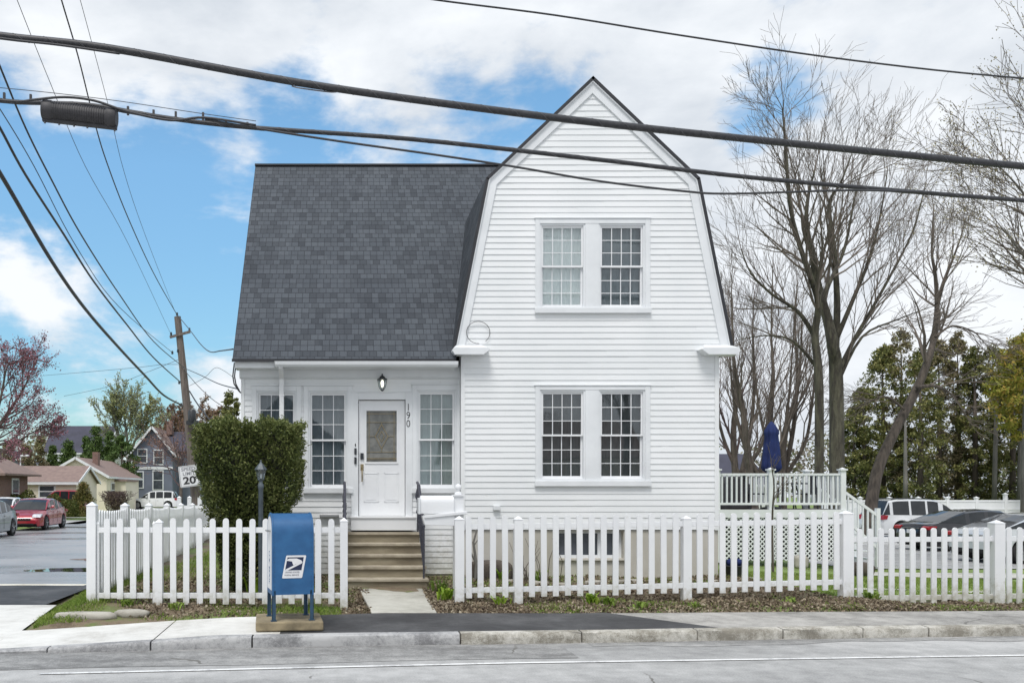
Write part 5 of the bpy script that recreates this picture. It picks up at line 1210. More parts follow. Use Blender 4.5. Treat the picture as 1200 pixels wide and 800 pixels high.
for i, (px, py, Y, n, h, lab, lf) in enumerate((
    (695, 705, 12.0, 55, .17, 'bright green leafy clump under the long fence, below the basement window', 'bright_leaf'), (712, 708, 11.95, 40, .13, 'smaller leafy clump right of the brightest clump', 'grass'),
    (523, 700, 12.3, 45, .20, 'bright grassy clump beside the right edge of the walk', 'bright_leaf'), (517, 676, 13.0, 40, .2, 'leafy green clump at the foot of the handrail', 'grass'),
    (1021, 706, 12.7, 60, .14, 'green grass clump just right of the thick fence post', 'grass'), (586, 702, 12.0, 18, .15, 'little green weed between the first fence bays', 'bright_leaf'),
    (925, 699, 12.3, 22, .12, 'low weed under the fence before the deck', 'grass'), (752, 712, 11.8, 30, .10, 'flat weed at the sidewalk edge before the gable', 'grass'),
    (815, 712, 11.85, 22, .09, 'small weed near the middle fence post', 'grass'), (630, 668, 13.9, 26, .22, 'green sprouts against the foundation, left of the basement window', 'grass'),
    (590, 668, 13.9, 26, .2, 'green sprouts beside the dark stump', 'bright_leaf'), (148, 703, 11.7, 50, .1, 'grass clump behind the flat stones by the corner post', 'grass'),
    (205, 708, 11.6, 40, .09, 'grass clump under the left picket fence', 'grass'), (300, 668, 13.0, 30, .25, 'green shoots at the foot of the lamp post', 'bright_leaf'))):
    tuft(lab, px, py, Y, n, h, lf, seed=i)
# dead stalks by the foundation
ds_ = thing('dead_shrub', 'leafless brown stalks in the bed left of the basement window', 'plant', (3.2, 13.9, .3)); m = MB()
rg = random.Random(4)
for k in range(16):
    x = 2.9+rg.uniform(-.1, .75); y = 13.9+rg.uniform(-.2, .2); h = rg.uniform(.4, .85); m.tube([(x, y, .25), (x+rg.uniform(-.08, .08), y, .25+h*.5), (x+rg.uniform(-.2, .2), y, .25+h)], [.008, .006, .003], 4)
m.build('stem', 'bark_brown', ds_)
ds_ = thing('dead_branch', 'forked dead branch standing at the left end of the gable foundation', 'branch', (2.2, 13.9, .3)); m = MB()
m.tube([(2.18, 13.9, .25), (2.2, 13.9, .6), (2.15, 13.9, .95), (2.22, 13.9, 1.2)], [.03, .025, .018, .01], 6); m.tube([(2.2, 13.9, .6), (2.08, 13.9, .85), (2.06, 13.9, 1.1)], [.02, .012, .006], 5); m.tube([(2.16, 13.9, .9), (2.3, 13.9, 1.1)], [.012, .005], 5)
m.build('stem', 'bark_grey', ds_)
def rock(name, label, c, r, mat_, seed, cat='stone', flat=None):
    rg = np.random.default_rng(seed); me = MB(); n1, n2 = 9, 14; vs = []
    for i in range(n1+1):
        for j in range(n2):
            a, b = math.pi*i/n1, 2*math.pi*j/n2; d = np.array([math.sin(a)*math.cos(b), math.sin(a)*math.sin(b), math.cos(a)])
            e = np.sign(d)*np.abs(d)**.55; k = 1+.12*math.sin(4*b+seed)+.06*math.sin(7*a+seed*2)+rg.uniform(-.04, .04); vs.append((c[0]+e[0]*r[0]*k, c[1]+e[1]*r[1]*k, c[2]+e[2]*r[2]*(1 if e[2] > 0 else 1)*(.9+.1*k)))
    fs = [(i*n2+j, i*n2+(j+1) % n2, (i+1)*n2+(j+1) % n2, (i+1)*n2+j) for i in range(n1) for j in range(n2)]; me.mesh(vs, fs)
    return tag(me.build(name, mat_, smooth='all'), label, cat)
rock('flat_stone', 'long pale flat stone lying on the grass corner, left one', (-3.35, 11.18, .15), (.37, .1, .06), 'stone', 1)
rock('flat_stone', 'pale flat stone right of the longer one, below the fence corner', (-2.78, 11.32, .165), (.21, .09, .055), 'stone', 2)
rock('dark_stump', 'dark weathered stump against the gable foundation, behind the fence', (GX(577)*.965, 14.15, .42), (.34, .2, .22), 'bark_brown', 4, 'stump')
rock('brown_stump', 'brown cut stump on the lawn beside the deck stair', (P(1008, 665, 19.5)[0], 19.5, .0), (.25, .2, .16), 'bark_brown', 5, 'stump')
rock('grey_block', 'grey stone block under the lattice of the deck', (P(938, 655, 20)[0], 20, .12), (.16, .12, .16), 'stone', 6)
for i in range(14):
    r_ = random.Random(i); x = r_.uniform(2.2, 6.2); rock('bed_stone', ['pale pebble in the planting bed, furthest left', 'pale pebble near the dead stalks'][i % 2] if False else 'small pale stone edging the bed before the foundation', (x, 13.7+r_.uniform(-.15, .1), gz(x, 13.7)+.02), (.07+.04*r_.random(), .05, .035), 'stone', 20+i)['group'] = 'stones edging the planting bed'
# garden boots/pots by the corner of the house
pt_ = thing('watering_pot', 'black plant pot with blue rim standing by the right house corner', 'plant pot', (6.9, 15.2, .2)); xq, yq = P(860, 0, 15.0)[0], 15.0
m = MB(); m.lathe([(.10, 0), (.15, .26), (.16, .27), (.15, .28), (.13, .2), (0, .2)], (xq, yq, .2), 16); m.build('pot', 'dark_metal', pt_, smooth=True)
m = MB()
for s in (-.07, .08): m.lathe([(.0, .27), (.05, .28), (.065, .33), (.05, .38), (.0, .40)], (xq+s, yq, .2), 10)
m.build('blue_ball', 'umbrella', pt_, smooth='all')

# ------------------------------------------------------------------ deck with parasol
dk = thing('deck', 'white railed deck with lattice skirt behind the right corner of the house', 'deck', (10, 22.5, 0)); YD = 22.5
def KX(px, Y=YD): return (px-CX)*Y/F
def KZ(py, Y=YD): return EYE-(py-CY)*Y/F
x0, x1 = 6.45, KX(987); zf = 1.28
m = MB(); m.box(x0, x1+.05, YD-.05, 24.3, zf-.06, zf); m.build('floor', 'wood_pole', dk)
m = MB(); m.box(x0, x1+.06, YD-.09, YD-.055, zf-.2, zf+.01); m.box(x1+.065, x1+.1, YD-.05, 24.3, zf-.2, zf+.01); m.build('skirt_board', 'white_trim', dk)
lt_ = MB(); zz0, zz1 = -.05, zf-.2; sp3 = .125
def lattice(fn, L, hgt):
    k = -hgt
    while k < L:
        for s in (0, 1):
            a0 = max(0, k); a1 = min(L, k+hgt); 
            if a1-a0 > .01:
                za, zb = a0-k, a1-k
                if s: za, zb = hgt-za, hgt-zb
                p, q = fn(a0, za, s), fn(a1, zb, s); lt_.bar(p, q, .006, .036, up=(0, 0, 1)) if False else lt_.bar(p, q, .032, .006, up=(0, 1, 0) if fn is fa_ else (1, 0, 0))
        k += sp3
fa_ = lambda a, z, s: (x0+3+a, YD-.06+s*.007, zz0+z)
lattice(fa_, x1-x0-3, zz1-zz0)
lt_.build('lattice', 'white_trim', dk)
m = MB(); m.box(x0+3, x1, YD+.05, YD+.06, zz0, zz1); m.build('underdeck_shade', 'under', dk)  # black sheet standing in for the shade under the deck
for (px, Y) in ((903, YD), (987, YD), (945, 23.9), (840, YD)):
    X = KX(px, Y); w = .065; m = MB(); ztp = KZ(551) if Y == YD else KZ(551)
    m.box(X-w, X+w, Y-w, Y+w, -.1 if Y == YD else zf, ztp); m.box(X-w-.03, X+w+.03, Y-w-.03, Y+w+.03, ztp, ztp+.04); m.mesh([(X-w, Y-w, ztp+.04), (X+w, Y-w, ztp+.04), (X+w, Y+w, ztp+.04), (X-w, Y+w, ztp+.04), (X, Y, ztp+.08)], [(0, 1, 4), (1, 2, 4), (2, 3, 4), (3, 0, 4)]); m.build('post', 'white_trim', dk)
def railing(p, q, ztop, zbot, parent, step=.125):
    p, q = Vector((*p, 0)), Vector((*q, 0)); L = (q-p).length; r1 = MB(); Z = Vector((0, 0, 1))
    r1.bar(p+Z*ztop, q+Z*ztop, .07, .05); r1.bar(p+Z*zbot, q+Z*zbot, .05, .06); r1.build('rail', 'white_trim', parent)
    n = int(L/step); b = MB()
    for i in range(1, n): c = p.lerp(q, i/n); b.box(c.x-.019, c.x+.019, c.y-.019, c.y+.019, zbot+.02, ztop-.02)
    b.build('balusters', 'white_trim', parent)
zr1, zr0 = KZ(555.5), KZ(590)
railing((x0, YD), (KX(903), YD), zr1, zr0, dk); railing((KX(903), YD), (x1, YD), zr1, zr0, dk); railing((x1, YD), (x1, 24.2), zr1, zr0, dk); railing((x0, 24.2), (x1, 24.2), zr1, zr0, dk)
xs0, xs1 = x1+.1, x1+1.15
for Y in (YD+.35, YD+1.35):
    m = MB(); m.bar((xs0, Y, zr1-.35), (xs1, Y, zr1-1.1), .05, .07); m.bar((xs0, Y, zf-.1), (xs1, Y, .25), .05, .07)
    for k in range(1, 8): x = lerp(xs0, xs1, k/8); m.box(x-.019, x+.019, Y-.019, Y+.019, lerp(zf-.1, .25, k/8), lerp(zr1-.35, zr1-1.1, k/8))
    m.box(xs1-.05, xs1+.05, Y-.05, Y+.05, -.25, zr1-.9)
    m.build('stair_rail', 'white_trim', dk)
m = MB()
for k in range(6): m.box(xs0+.17*k, xs0+.17*k+.22, YD+.4, YD+1.3, zf-.22*(k+1)-.03, zf-.22*(k+1))
m.build('stair_tread', 'white_trim', dk)
um = thing('parasol', 'closed navy blue parasol standing on the white deck', 'parasol', (KX(904, 23.3), 23.3, zf)); xu, yu = KX(904, 23.3), 23.3
def UZ(py): return EYE-(py-CY)*yu/F
vs = []; n = 32; pr = [(.03, 494), (.10, 498), (.155, 504), (.17, 508), (.15, 510), (.175, 520), (.20, 532), (.22, 543), (.235, 548), (.20, 551), (.12, 553), (.05, 553)]
for r_, py in pr:
    for k in range(n):
        a = 2*math.pi*k/n; q = r_*(1+.16*math.cos(8*a+py*.01)*(r_ > .1)); vs.append((xu+q*math.cos(a), yu+q*math.sin(a), UZ(py)+(.03*math.cos(8*a) if py > 545 else 0)))
MB().mesh(vs, [(i*n+k, i*n+(k+1) % n, (i+1)*n+(k+1) % n, (i+1)*n+k) for i in range(len(pr)-1) for k in range(n)]).build('canopy', 'umbrella', um, smooth='all')
m = MB(); m.tube([(xu, yu, zf), (xu, yu, UZ(492))], .022, 8); m.lathe([(.25, 0), (.25, .05), (.06, .08), (.03, .25), (0, .25)], (xu, yu, zf), 16); m.build('pole', 'dark_metal', um, smooth=True)
gr = thing('covered_grill', 'dark covered barbecue on the deck behind the left railing', 'grill', (10.6, 23.4, zf)); m = MB(); m.prism([(-.6, 0), (.6, 0), (.55, .85), (.4, .92), (.3, 1.1), (-.3, 1.1), (-.4, .92), (-.55, .85)], lambda u, v, w: (10.7+u*.8, w, zf+v*.8), 23.2, 23.75); m.build('cover', 'grill_cover', gr, bevel=.04, smooth=True)
tb = thing('patio_table', 'dark patio table on the deck right of the parasol', 'table', (12.2, 23.4, zf)); m = MB(); m.lathe([(0, .68), (.5, .68), (.52, .7), (.5, .72), (0, .72)], (12.25, 23.4, zf), 24)
m.build('table_top', 'dark_metal', tb)
for k in range(4): a = k*math.pi/2+.6; MB().tube([(12.25+.2*math.cos(a), 23.4+.2*math.sin(a), zf+.68), (12.25+.42*math.cos(a), 23.4+.42*math.sin(a), zf)], .018, 6).build('leg', 'dark_metal', tb)
def patio_chair(x, y, rz, label):
    t = thing('patio_chair', label, 'chair', (0, 0, 0), 'dark patio chairs on the deck')
    MB().box(-.25, .25, -.24, .24, .40, .44).build('seat', 'dark_metal', t, bevel=.01); m = MB(); m.prism([(-.24, .44), (.24, .44), (.22, .92), (-.22, .92)], lambda u, v, w: (u, w+(v-.44)*.2, v), .2, .23); m.build('backrest', 'dark_metal', t)
    for a, b in ((-1, -1), (1, -1), (1, 1), (-1, 1)): MB().bar((a*.22, b*.21, 0), (a*.22, b*.21, .4), .03).build('leg', 'dark_metal', t)
    t.location = (x, y, zf); t.rotation_euler = (0, 0, rz)
patio_chair(11.3, 23.3, R(80), 'dark patio chair left of the deck table'); patio_chair(12.9, 23.7, R(-60), 'dark patio chair right of the deck table')

# white privacy fence beyond the lot
vf = thing('privacy_fence', 'solid white vinyl fence with capped posts behind the parked cars', 'fence', (28, 47, -.4)); YF = 47
def VX(px): return (px-CX)*YF/F
m = MB(); zt = 1.8-.0115*YF
for a in range(0, 40):
    pass
m.box(VX(960), VX(1330), YF-.015, YF+.015, -.2, zt-.06); m.box(VX(960), VX(1330), YF-.04, YF+.04, zt-.1, zt); m.box(VX(960), VX(1330), YF-.04, YF+.04, .7, .8); m.build('panel', 'vinyl_fence', vf)
for px in [974+34*i-.0 for i in range(11)]:
    X = VX(px); w = .075; m = MB(); big = .2 if abs(px-1178) < 1 else 0; m.box(X-w, X+w, YF-w, YF+w, -.25, zt+.1+big); m.box(X-w-.03, X+w+.03, YF-w-.03, YF+w+.03, zt+.1+big, zt+.14+big); m.mesh([(X-w, YF-w, zt+.14+big), (X+w, YF-w, zt+.14+big), (X+w, YF+w, zt+.14+big), (X-w, YF+w, zt+.14+big), (X, YF, zt+.2+big)], [(0, 1, 4), (1, 2, 4), (2, 3, 4), (3, 0, 4)]); m.build('post', 'vinyl_fence', vf)

# ------------------------------------------------------------------ vehicles
def car(name, label, cat, loc, rz, paint, kind='sedan', L=4.6, W=1.8, Hh=1.45, group=None, rails=False):
    t = thing(name, label, cat, (0, 0, 0), group); hw = W/2
    if kind == 'sedan':
        zb = [(0, .62), (.012, .80), (.03, .93), (.09, 1.02), (.2, 1.03), (.3, .97), (.5, .93), (.7, .93), (.78, .90), (.9, .78), (.965, .68), (.99, .58), (1, .48)]
        zr = [(.10, 1.02), (.2, 1.22), (.30, Hh-.07), (.40, Hh-.01), (.5, Hh), (.58, Hh-.04), (.66, Hh-.17), (.77, .93)]; roof = (.295, .60); pil = [(.295, .325), (.44, .465), (.60, .64)]; wr, wx = .32, (.19, .81)
    else:
        zb = [(0, .6), (.01, .85), (.02, 1.05), (.06, 1.08), (.3, 1.07), (.6, 1.05), (.74, 1.06), (.85, 1.0), (.95, .92), (.985, .8), (1, .58)]
        zr = [(.025, 1.08), (.05, 1.35), (.085, Hh-.08), (.16, Hh-.02), (.35, Hh), (.5, Hh-.02), (.56, Hh-.07), (.64, Hh-.28), (.74, 1.06)]; roof = (.085, .56); pil = [(.085, .115), (.27, .29), (.43, .45), (.555, .60)]; wr, wx = .37, (.185, .815)
    ts = sorted(set([0, .006, .012, .02, .03, .045, .06, .09]+[.1+.0145*i for i in range(56)]+[.92, .94, .955, .965, .975, .985, .993, 1]+[a for q in pil for a in q]+list(roof)+[zr[0][0], zr[-1][0]]))
    wid = lambda u: hw*(interp(u, [(0, .80), (.02, .9), (.08, .97), (.25, 1), (.75, 1), (.92, .95), (.98, .86), (1, .72)]))
    def arch(u):
        z = .20
        for w_ in wx:
            dx = abs(u-w_)*L
            if dx < wr+.06: z = max(z, wr+math.sqrt(max(0, (wr+.06)**2-dx**2)))
        return z+(.12 if u < .01 or u > .99 else 0)
    def X(u): return (u-.5)*L
    def sect(u):
        w_, zt2, z0_ = wid(u), interp(u, zb), arch(u); z0_ = min(z0_, zt2-.1); sh = min(.72, zt2-.05)
        return [(.93, z0_), (.99, z0_+.03), (1.0, max(z0_+.05, .55 if .55 < sh else sh-.03)), (.985, max(z0_+.07, sh)), (.93, zt2-.02), (.84, zt2), (.4, zt2+.015), (0, zt2+.02)]
    for nm2, side in (('body', 0),):
        vs = []; fs = []; n = 15
        for u in ts:
            s_ = sect(u); w_ = wid(u); ring = [(X(u), -a*w_, z) for a, z in s_]+[(X(u), a*w_, z) for a, z in s_[-2::-1]]; vs += ring
        for i in range(len(ts)-1):
            for k in range(n-1): fs.append((i*n+k, i*n+k+1, (i+1)*n+k+1, (i+1)*n+k))
        fs += [tuple(range(n)), tuple((len(ts)-1)*n+k for k in range(n))[::-1]]
        MB().mesh(vs, fs).build('body', paint, t, smooth=True)
    m = MB(); m.box(X(.04), X(.96), -hw*.8, hw*.8, .17, .5)
    m.build('underbody', 'under', t)
    ug = [u for u in ts if zr[0][0] <= u <= zr[-1][0]]; G, Rf, Pl = MB(), MB(), MB()
    def gs(u):
        zt2 = interp(u, zr); w_ = wid(u); b = interp(u, zb)-.01; f = min(1, max(0, (zt2-b)/(Hh-1.0)))
        return [(.90*w_, b), (lerp(.90, .80, f)*w_, lerp(b, zt2, .90)), (lerp(.86, .70, f)*w_, zt2), (.35*w_, zt2+.02*f), (0, zt2+.028*f)]
    for a, b in zip(ug, ug[1:]):
        A_, B_ = gs(a), gs(b)
        for k in range(4):
            mid = (a+b)/2; inroof = roof[0] <= mid <= roof[1]
            tgt = G
            if k >= 1 and inroof: tgt = Rf
            elif k == 1: tgt = Pl
            elif k == 0 and any(p <= mid <= q for p, q in pil): tgt = Pl
            for s in (-1, 1):
                f4 = [(X(a), s*A_[k][0], A_[k][1]), (X(b), s*B_[k][0], B_[k][1]), (X(b), s*B_[k+1][0], B_[k+1][1]), (X(a), s*A_[k+1][0], A_[k+1][1])]
                tgt.face(f4 if s < 0 else f4[::-1])
    G.build('window_glass', 'car_glass', t); Rf.build('roof', paint, t); Pl.build('pillars', paint, t)
    for w_ in wx:
        for s in (-1, 1):
            wp = MB(); c = (X(w_), s*(hw-.10), wr); prof2 = [(-.1, wr*.72), (-.1, wr*.96), (-.07, wr), (.07, wr), (.1, wr*.96), (.1, wr*.72)]; vs = []; n = 24
            for yy, r_ in prof2:
                for k in range(n): a = 2*math.pi*k/n; vs.append((c[0]+r_*math.cos(a), c[1]+yy, c[2]+r_*math.sin(a)))
            wp.mesh(vs, [(i*n+k, i*n+(k+1) % n, (i+1)*n+(k+1) % n, (i+1)*n+k) for i in range(len(prof2)-1) for k in range(n)])
            wo = wp.build('wheel', 'tyre', t, smooth=True); rm = MB(); yo = c[1]+s*.085
            rm.tube([(c[0], yo-s*.03, c[2]), (c[0], yo-s*.02, c[2])], wr*.70, 20)
            for k in range(5):
                a = 2*math.pi*k/5+.3; rm.bar((c[0], yo, c[2]), (c[0]+wr*.7*math.cos(a), yo, c[2]+wr*.7*math.sin(a)), .03, .07, up=(0, 1, 0)) 
            rm.tube([(c[0], yo-.01, c[2]), (c[0], yo+.01, c[2])], wr*.2, 12); rm.build('rim', 'rim', wo)
            db = MB(); db.tube([(c[0], yo-s*.045, c[2]), (c[0], yo-s*.035, c[2])], wr*.71, 16); db.build('brake_disc', 'under', wo)
    zbk = interp(.03, zb)
    for s in (-1, 1):
        m = MB(); h_ = .13 if kind == 'sedan' else .3; z_ = zbk-.1 if kind == 'sedan' else .95
        (m.prism([(X(.004)-.005, z_-h_/2), (X(.06), z_-h_/3), (X(.075), z_+h_/2), (X(.018), z_+h_/2), (X(.004)-.005, z_+h_*.25)], lambda u, v, w: (u, s*w, v), hw*.6, hw*.955) if kind == 'sedan' else m.prism([(X(.004)-.005, z_-.1), (X(.05), z_-.08), (X(.06), z_+.1), (X(.016), z_+.1)], lambda u, v, w: (u, s*w, v), hw*.66, hw*.93)); m.build('tail_light', 'lamp_red', t, bevel=.01)
        m = MB(); z_ = .66 if kind == 'sedan' else .85; m.prism([(X(.999), z_-.05), (X(.93), z_-.01), (X(.915), z_+.1), (X(.965), z_+.07)], lambda u, v, w: (u, s*w, v), hw*.5, hw*.925); m.build('headlight', 'lamp_clear', t, bevel=.01)
        m = MB(); xm = X(.64 if kind == 'sedan' else .62); zm = .98 if kind == 'sedan' else 1.12; m.prism([(xm-.08, zm), (xm+.09, zm+.02), (xm+.06, zm+.14), (xm-.08, zm+.15)], lambda u, v, w: (u, s*w, v), hw*.98, hw*1.12); m.bar((xm, s*hw*.88, zm+.03), (xm, s*hw*1.0, zm+.05), .05); m.build('mirror', paint, t, bevel=.02)
        m = MB()
        for d_ in (.4, .56): m.box(X(d_)-.09, X(d_)+.03, s*hw*.985-.02, s*hw*.985+.02, .80, .825)
        m.build('door_handle', 'steel' if paint != 'paint_red' else paint, t)
        m = MB()
        for d_ in pil[1:]: m.box(X(d_[0])-.003, X(d_[0])+.003, s*hw*1.0-.004, s*hw*1.0+.003, .32, .9)
        m.build('door_seam', 'under', t)
    m = MB(); m.box(X(1)-.09, X(1)+.005, -hw*.45, hw*.45, .44 if kind == 'sedan' else .55, .56 if kind == 'sedan' else .78); m.box(X(.98), X(1)+.0, -hw*.6, hw*.6, .27, .36); m.build('grille', 'under', t, bevel=.02)
    m = MB(); m.box(X(0)-.012, X(0)+.04, -.16, .16, .62, .76); m.build('number_plate', 'label_white', t); m = MB(); m.box(X(0)-.004, X(.02), -hw*.8, hw*.8, .28, .42); m.build('rear_bumper_trim', 'under', t, bevel=.02)
    if kind == 'sedan': m = MB(); m.box(X(0)-.008, X(.01)+.04, -hw*.5, hw*.5, .80, .825); m.build('chrome_strip', 'steel', t)
    if rails:
        for s in (-1, 1): m = MB(); zr_ = Hh+.035; m.tube([(X(.12), s*hw*.66, Hh-.02), (X(.16), s*hw*.66, zr_), (X(.46), s*hw*.66, zr_-.01), (X(.52), s*hw*.66, Hh-.04)], .018, 6); m.build('roof_rail', 'dark_metal', t)
    t.location = loc; t.rotation_euler = (0, 0, rz); return t
CARS = 'cars parked in the lot behind the fence'
def CP(px, Y, z=-.26): return ((px-CX)*Y/F, Y, z)
car('parked_suv', 'white sport utility car with dark roof rails in the lot, nearest the deck', 'car', (27.1, 40.0, -.40), R(3), 'paint_white', 'suv', 4.9, 1.95, 1.78, CARS, True)
car('parked_sedan', 'black saloon car parked between the white and the silver ones', 'car', (23.05, 31.0, -.37), R(2), 'paint_black', 'sedan', 4.9, 1.85, 1.46, CARS)
car('parked_sedan', 'silver saloon car nearest the far right fence', 'car', (21.2, 25.65, -.34), R(3), 'paint_silver', 'sedan', 4.9, 1.85, 1.46, CARS)
# heading towards the camera on the side street
hd_ = math.atan2(-1, .051)
car('parked_sedan', 'red saloon car parked on the far side of the side street', 'car', (-14.45, 40.5, -.03), hd_, 'paint_red', 'sedan', 4.5, 1.78, 1.44)
car('parked_sedan', 'grey saloon car cut off by the left edge of view', 'car', (-14.05, 33.0, -.03), hd_, 'paint_grey', 'sedan', 4.5, 1.8, 1.46)
car('parked_suv', 'white sport utility car on the far cross street before the blue-grey house', 'car', (P(181, 0, 84)[0], 84, -.03), R(180), 'paint_white', 'suv', 4.8, 1.85, 1.75)
car('parked_hatchback', 'red car with raised tail showing over the juniper bed', 'car', (P(72, 0, 64)[0], 64, -.05), R(172), 'paint_red', 'suv', 4.3, 1.8, 1.85)
car('parked_hatchback', 'white car behind the grey one at the left edge', 'car', (P(1, 0, 44)[0], 44.5, -.03), hd_, 'paint_white', 'sedan', 4.3, 1.7, 1.45)

# ------------------------------------------------------------------ houses across the side street
def far_house(name, label, x0, x1, y0, y1, ze, zr, axis, wall, roof, wins=(), ov=.35, chim=None, hip=False, z0=-.2, trimc='white_trim'):
    t = thing(name, label, 'house', ((x0+x1)/2, (y0+y1)/2, z0)); m = MB(); m.box(x0, x1, y0, y1, z0, ze)
    if axis == 'y': xm = (x0+x1)/2; m.face([(x0, y0, ze), (x1, y0, ze), (xm, y0, zr-.1)]); m.face([(x1, y1, ze), (x0, y1, ze), (xm, y1, zr-.1)])
    elif not hip: ym = (y0+y1)/2; m.face([(x1, y0, ze), (x1, y1, ze), (x1, ym, zr-.1)]); m.face([(x0, y1, ze), (x0, y0, ze), (x0, ym, zr-.1)])
    m.build('wall', wall, t, uv=True); r_ = MB(); X0, X1, Y0, Y1 = x0-ov, x1+ov, y0-ov, y1+ov
    if hip:
        xm, ym = (x0+x1)/2, (y0+y1)/2; a, b = X0+(Y1-Y0)/2, X1-(Y1-Y0)/2
        r_.face([(X0, Y0, ze), (X1, Y0, ze), (b, ym, zr), (a, ym, zr)]); r_.face([(X1, Y0, ze), (X1, Y1, ze), (b, ym, zr)]); r_.face([(X1, Y1, ze), (X0, Y1, ze), (a, ym, zr), (b, ym, zr)]); r_.face([(X0, Y1, ze), (X0, Y0, ze), (a, ym, zr)]); r_.box(X0, X1, Y0, Y1, ze-.12, ze-.01)
    elif axis == 'y':
        xm = (x0+x1)/2; k = (zr-ze)/(xm-x0)*ov
        slab(r_, (X0, Y0, ze-k), (X0, Y1, ze-k), (xm, Y1, zr), (xm, Y0, zr), .12, 0, 0); slab(r_, (X1, Y1, ze-k), (X1, Y0, ze-k), (xm, Y0, zr), (xm, Y1, zr), .12, 0, 0)
    else:
        ym = (y0+y1)/2; k = (zr-ze)/(ym-y0)*ov
        slab(r_, (X0, Y0, ze-k), (X1, Y0, ze-k), (X1, ym, zr), (X0, ym, zr), .12, 0, 0); slab(r_, (X1, Y1, ze-k), (X0, Y1, ze-k), (X0, ym, zr), (X1, ym, zr), .12, 0, 0)
    ro = r_.build('roof', roof, t, uv=True)
    tm = MB()
    if axis == 'y':
        for s, xe in ((1, X0), (-1, X1)): tm.bar((xe, Y0-.03, ze-k-.1), (xm, Y0-.03, zr-.1), .06, .22)
        tm.box(X1-.02, X1+.08, Y0, Y1, ze-k-.2, ze-k-.02)
    elif not hip:
        tm.box(X0, X1, Y0-.06, Y0-.01, ze-k-.22, ze-k-.02)
        for ya in (Y0, Y1): tm.bar((X1+.03, ya, ze-k-.1), (X1+.03, ym, zr-.1), .06, .2)
    else: tm.box(X0, X1, Y0-.05, Y0-.005, ze-.16, ze)
    tm.build('trim', trimc, t)
    for (face_, a, b, c, d) in wins:                    # face: 'f' front (x range) or 'r' right side (y range)
        w = MB(); p = MB(); e = .12
        if face_ == 'f': w.box(a-e, b+e, y0-.07, y0-.005, c-e, d+e); p.box(a, b, y0-.085, y0-.072, c, d); p2 = MB().box(a, b, y0-.1, y0-.087, (c+d)/2-.03, (c+d)/2+.03)
        else: w.box(x1+.005, x1+.07, a-e, b+e, c-e, d+e); p.box(x1+.072, x1+.085, a, b, c, d); p2 = MB().box(x1+.087, x1+.1, a, b, (c+d)/2-.03, (c+d)/2+.03)
        wo = w.build('window', 'white_trim', t); p.build('pane', 'far_glass', wo); p2.build('sash_bar', 'white_trim', wo)
    if chim: MB().box(*chim).build('chimney', 'brick', ro, uv=True)
    return t
far_house('brick_house', 'red brick bungalow with brown hipped roof at the left edge', -34, -22.5, 56, 61.2, 2.9, 4.9, 'x', 'brick', 'roof_brown', [('r', 58.3, 59.3, .7, 2.5), ('f', -25.4, -24.3, 1.2, 2.5)], .75, None, True, -.2, 'roof_brown')
far_house('garage', 'low cream garage with brown roof between brick house and cream house', -28.4, -20.5, 66, 71.5, 2.55, 3.75, 'x', 'cream', 'roof_brown', [('f', -23.3, -22.2, 1.3, 2.1)], .25)
far_house('cream_house', 'cream ranch house with brown gable roof and brick chimney', -26.3, -20.9, 76, 88, 3.2, 4.75, 'y', 'cream', 'roof_brown', [('r', 77.4, 78.4, 1.2, 2.4), ('r', 83, 84.6, .4, 2.3)], .3, (-22.9, -22.4, 78.5, 79.2, 4.0, 5.3))
m = MB(); m.box(-20.9, -19.9, 78.8, 82.6, -.2, 2.6); far_porch = m.build('entry_porch', 'cream', bpy.data.objects['cream_house']); MB().box(-20.95, -19.7, 78.6, 82.8, 2.6, 2.78).build('porch_roof', 'roof_brown', bpy.data.objects['cream_house'])
bh = far_house('blue_house', 'tall blue-grey two-storey house with white-trimmed gable, left of the pole', -23.2, -18.8, 95, 104, 6.2, 8.9, 'y', 'bluegrey', 'roof_brown', [('f', -22.6, -21.7, 4.9, 6.3), ('f', -20.8, -19.9, 4.7, 6.2), ('f', -20.9, -19.9, 1.9, 3.9), ('f', -22.9, -22.1, 2.1, 3.8)], .5)
w_ = MB(); w_.box(-18.8, -15.8, 98, 104, -.2, 6.4); w_.build('wing_wall', 'bluegrey', bh); w_ = MB(); slab(w_, (-21, 97.6, 6.2), (-15.5, 97.6, 6.2), (-15.5, 101, 8.7), (-21, 101, 8.7), .12, 0, 0); slab(w_, (-15.5, 104.5, 6.2), (-21, 104.5, 6.2), (-21, 101, 8.7), (-15.5, 101, 8.7), .12, 0, 0); w_.build('wing_roof', 'roof_slate', bh)
w_ = MB(); w_.bar((-15.45, 97.5, 6.1), (-15.45, 101, 8.65), .12, .25); w_.box(-23.25, -18.75, 94.93, 94.99, 4.1, 4.4); w_.build('white_band', 'white_trim', bh)
w_ = MB(); w_.box(-20.5, -19.8, 100, 100.7, 8.3, 9.9); w_.build('chimney', 'brick', bh, uv=True)
far_house('dark_roof_house', 'large house with steep dark slate roof above the evergreens', -41, -32.5, 118, 127, 7.2, 11, 'x', 'white_trim', 'roof_slate', [], .3)
far_house('lilac_house', 'pale blue house glimpsed behind the brick bungalow', -46, -38.5, 104, 110, 5.2, 7, 'y', 'bluegrey', 'roof_slate', [], .3)
far_house('rear_house', 'low grey-roofed house behind the bare trees, right of the white house', 22, 31, 62, 70, 2.4, 4.6, 'x', 'white_trim', 'roof_slate', [('f', 27.5, 28.5, .8, 2)], .3)
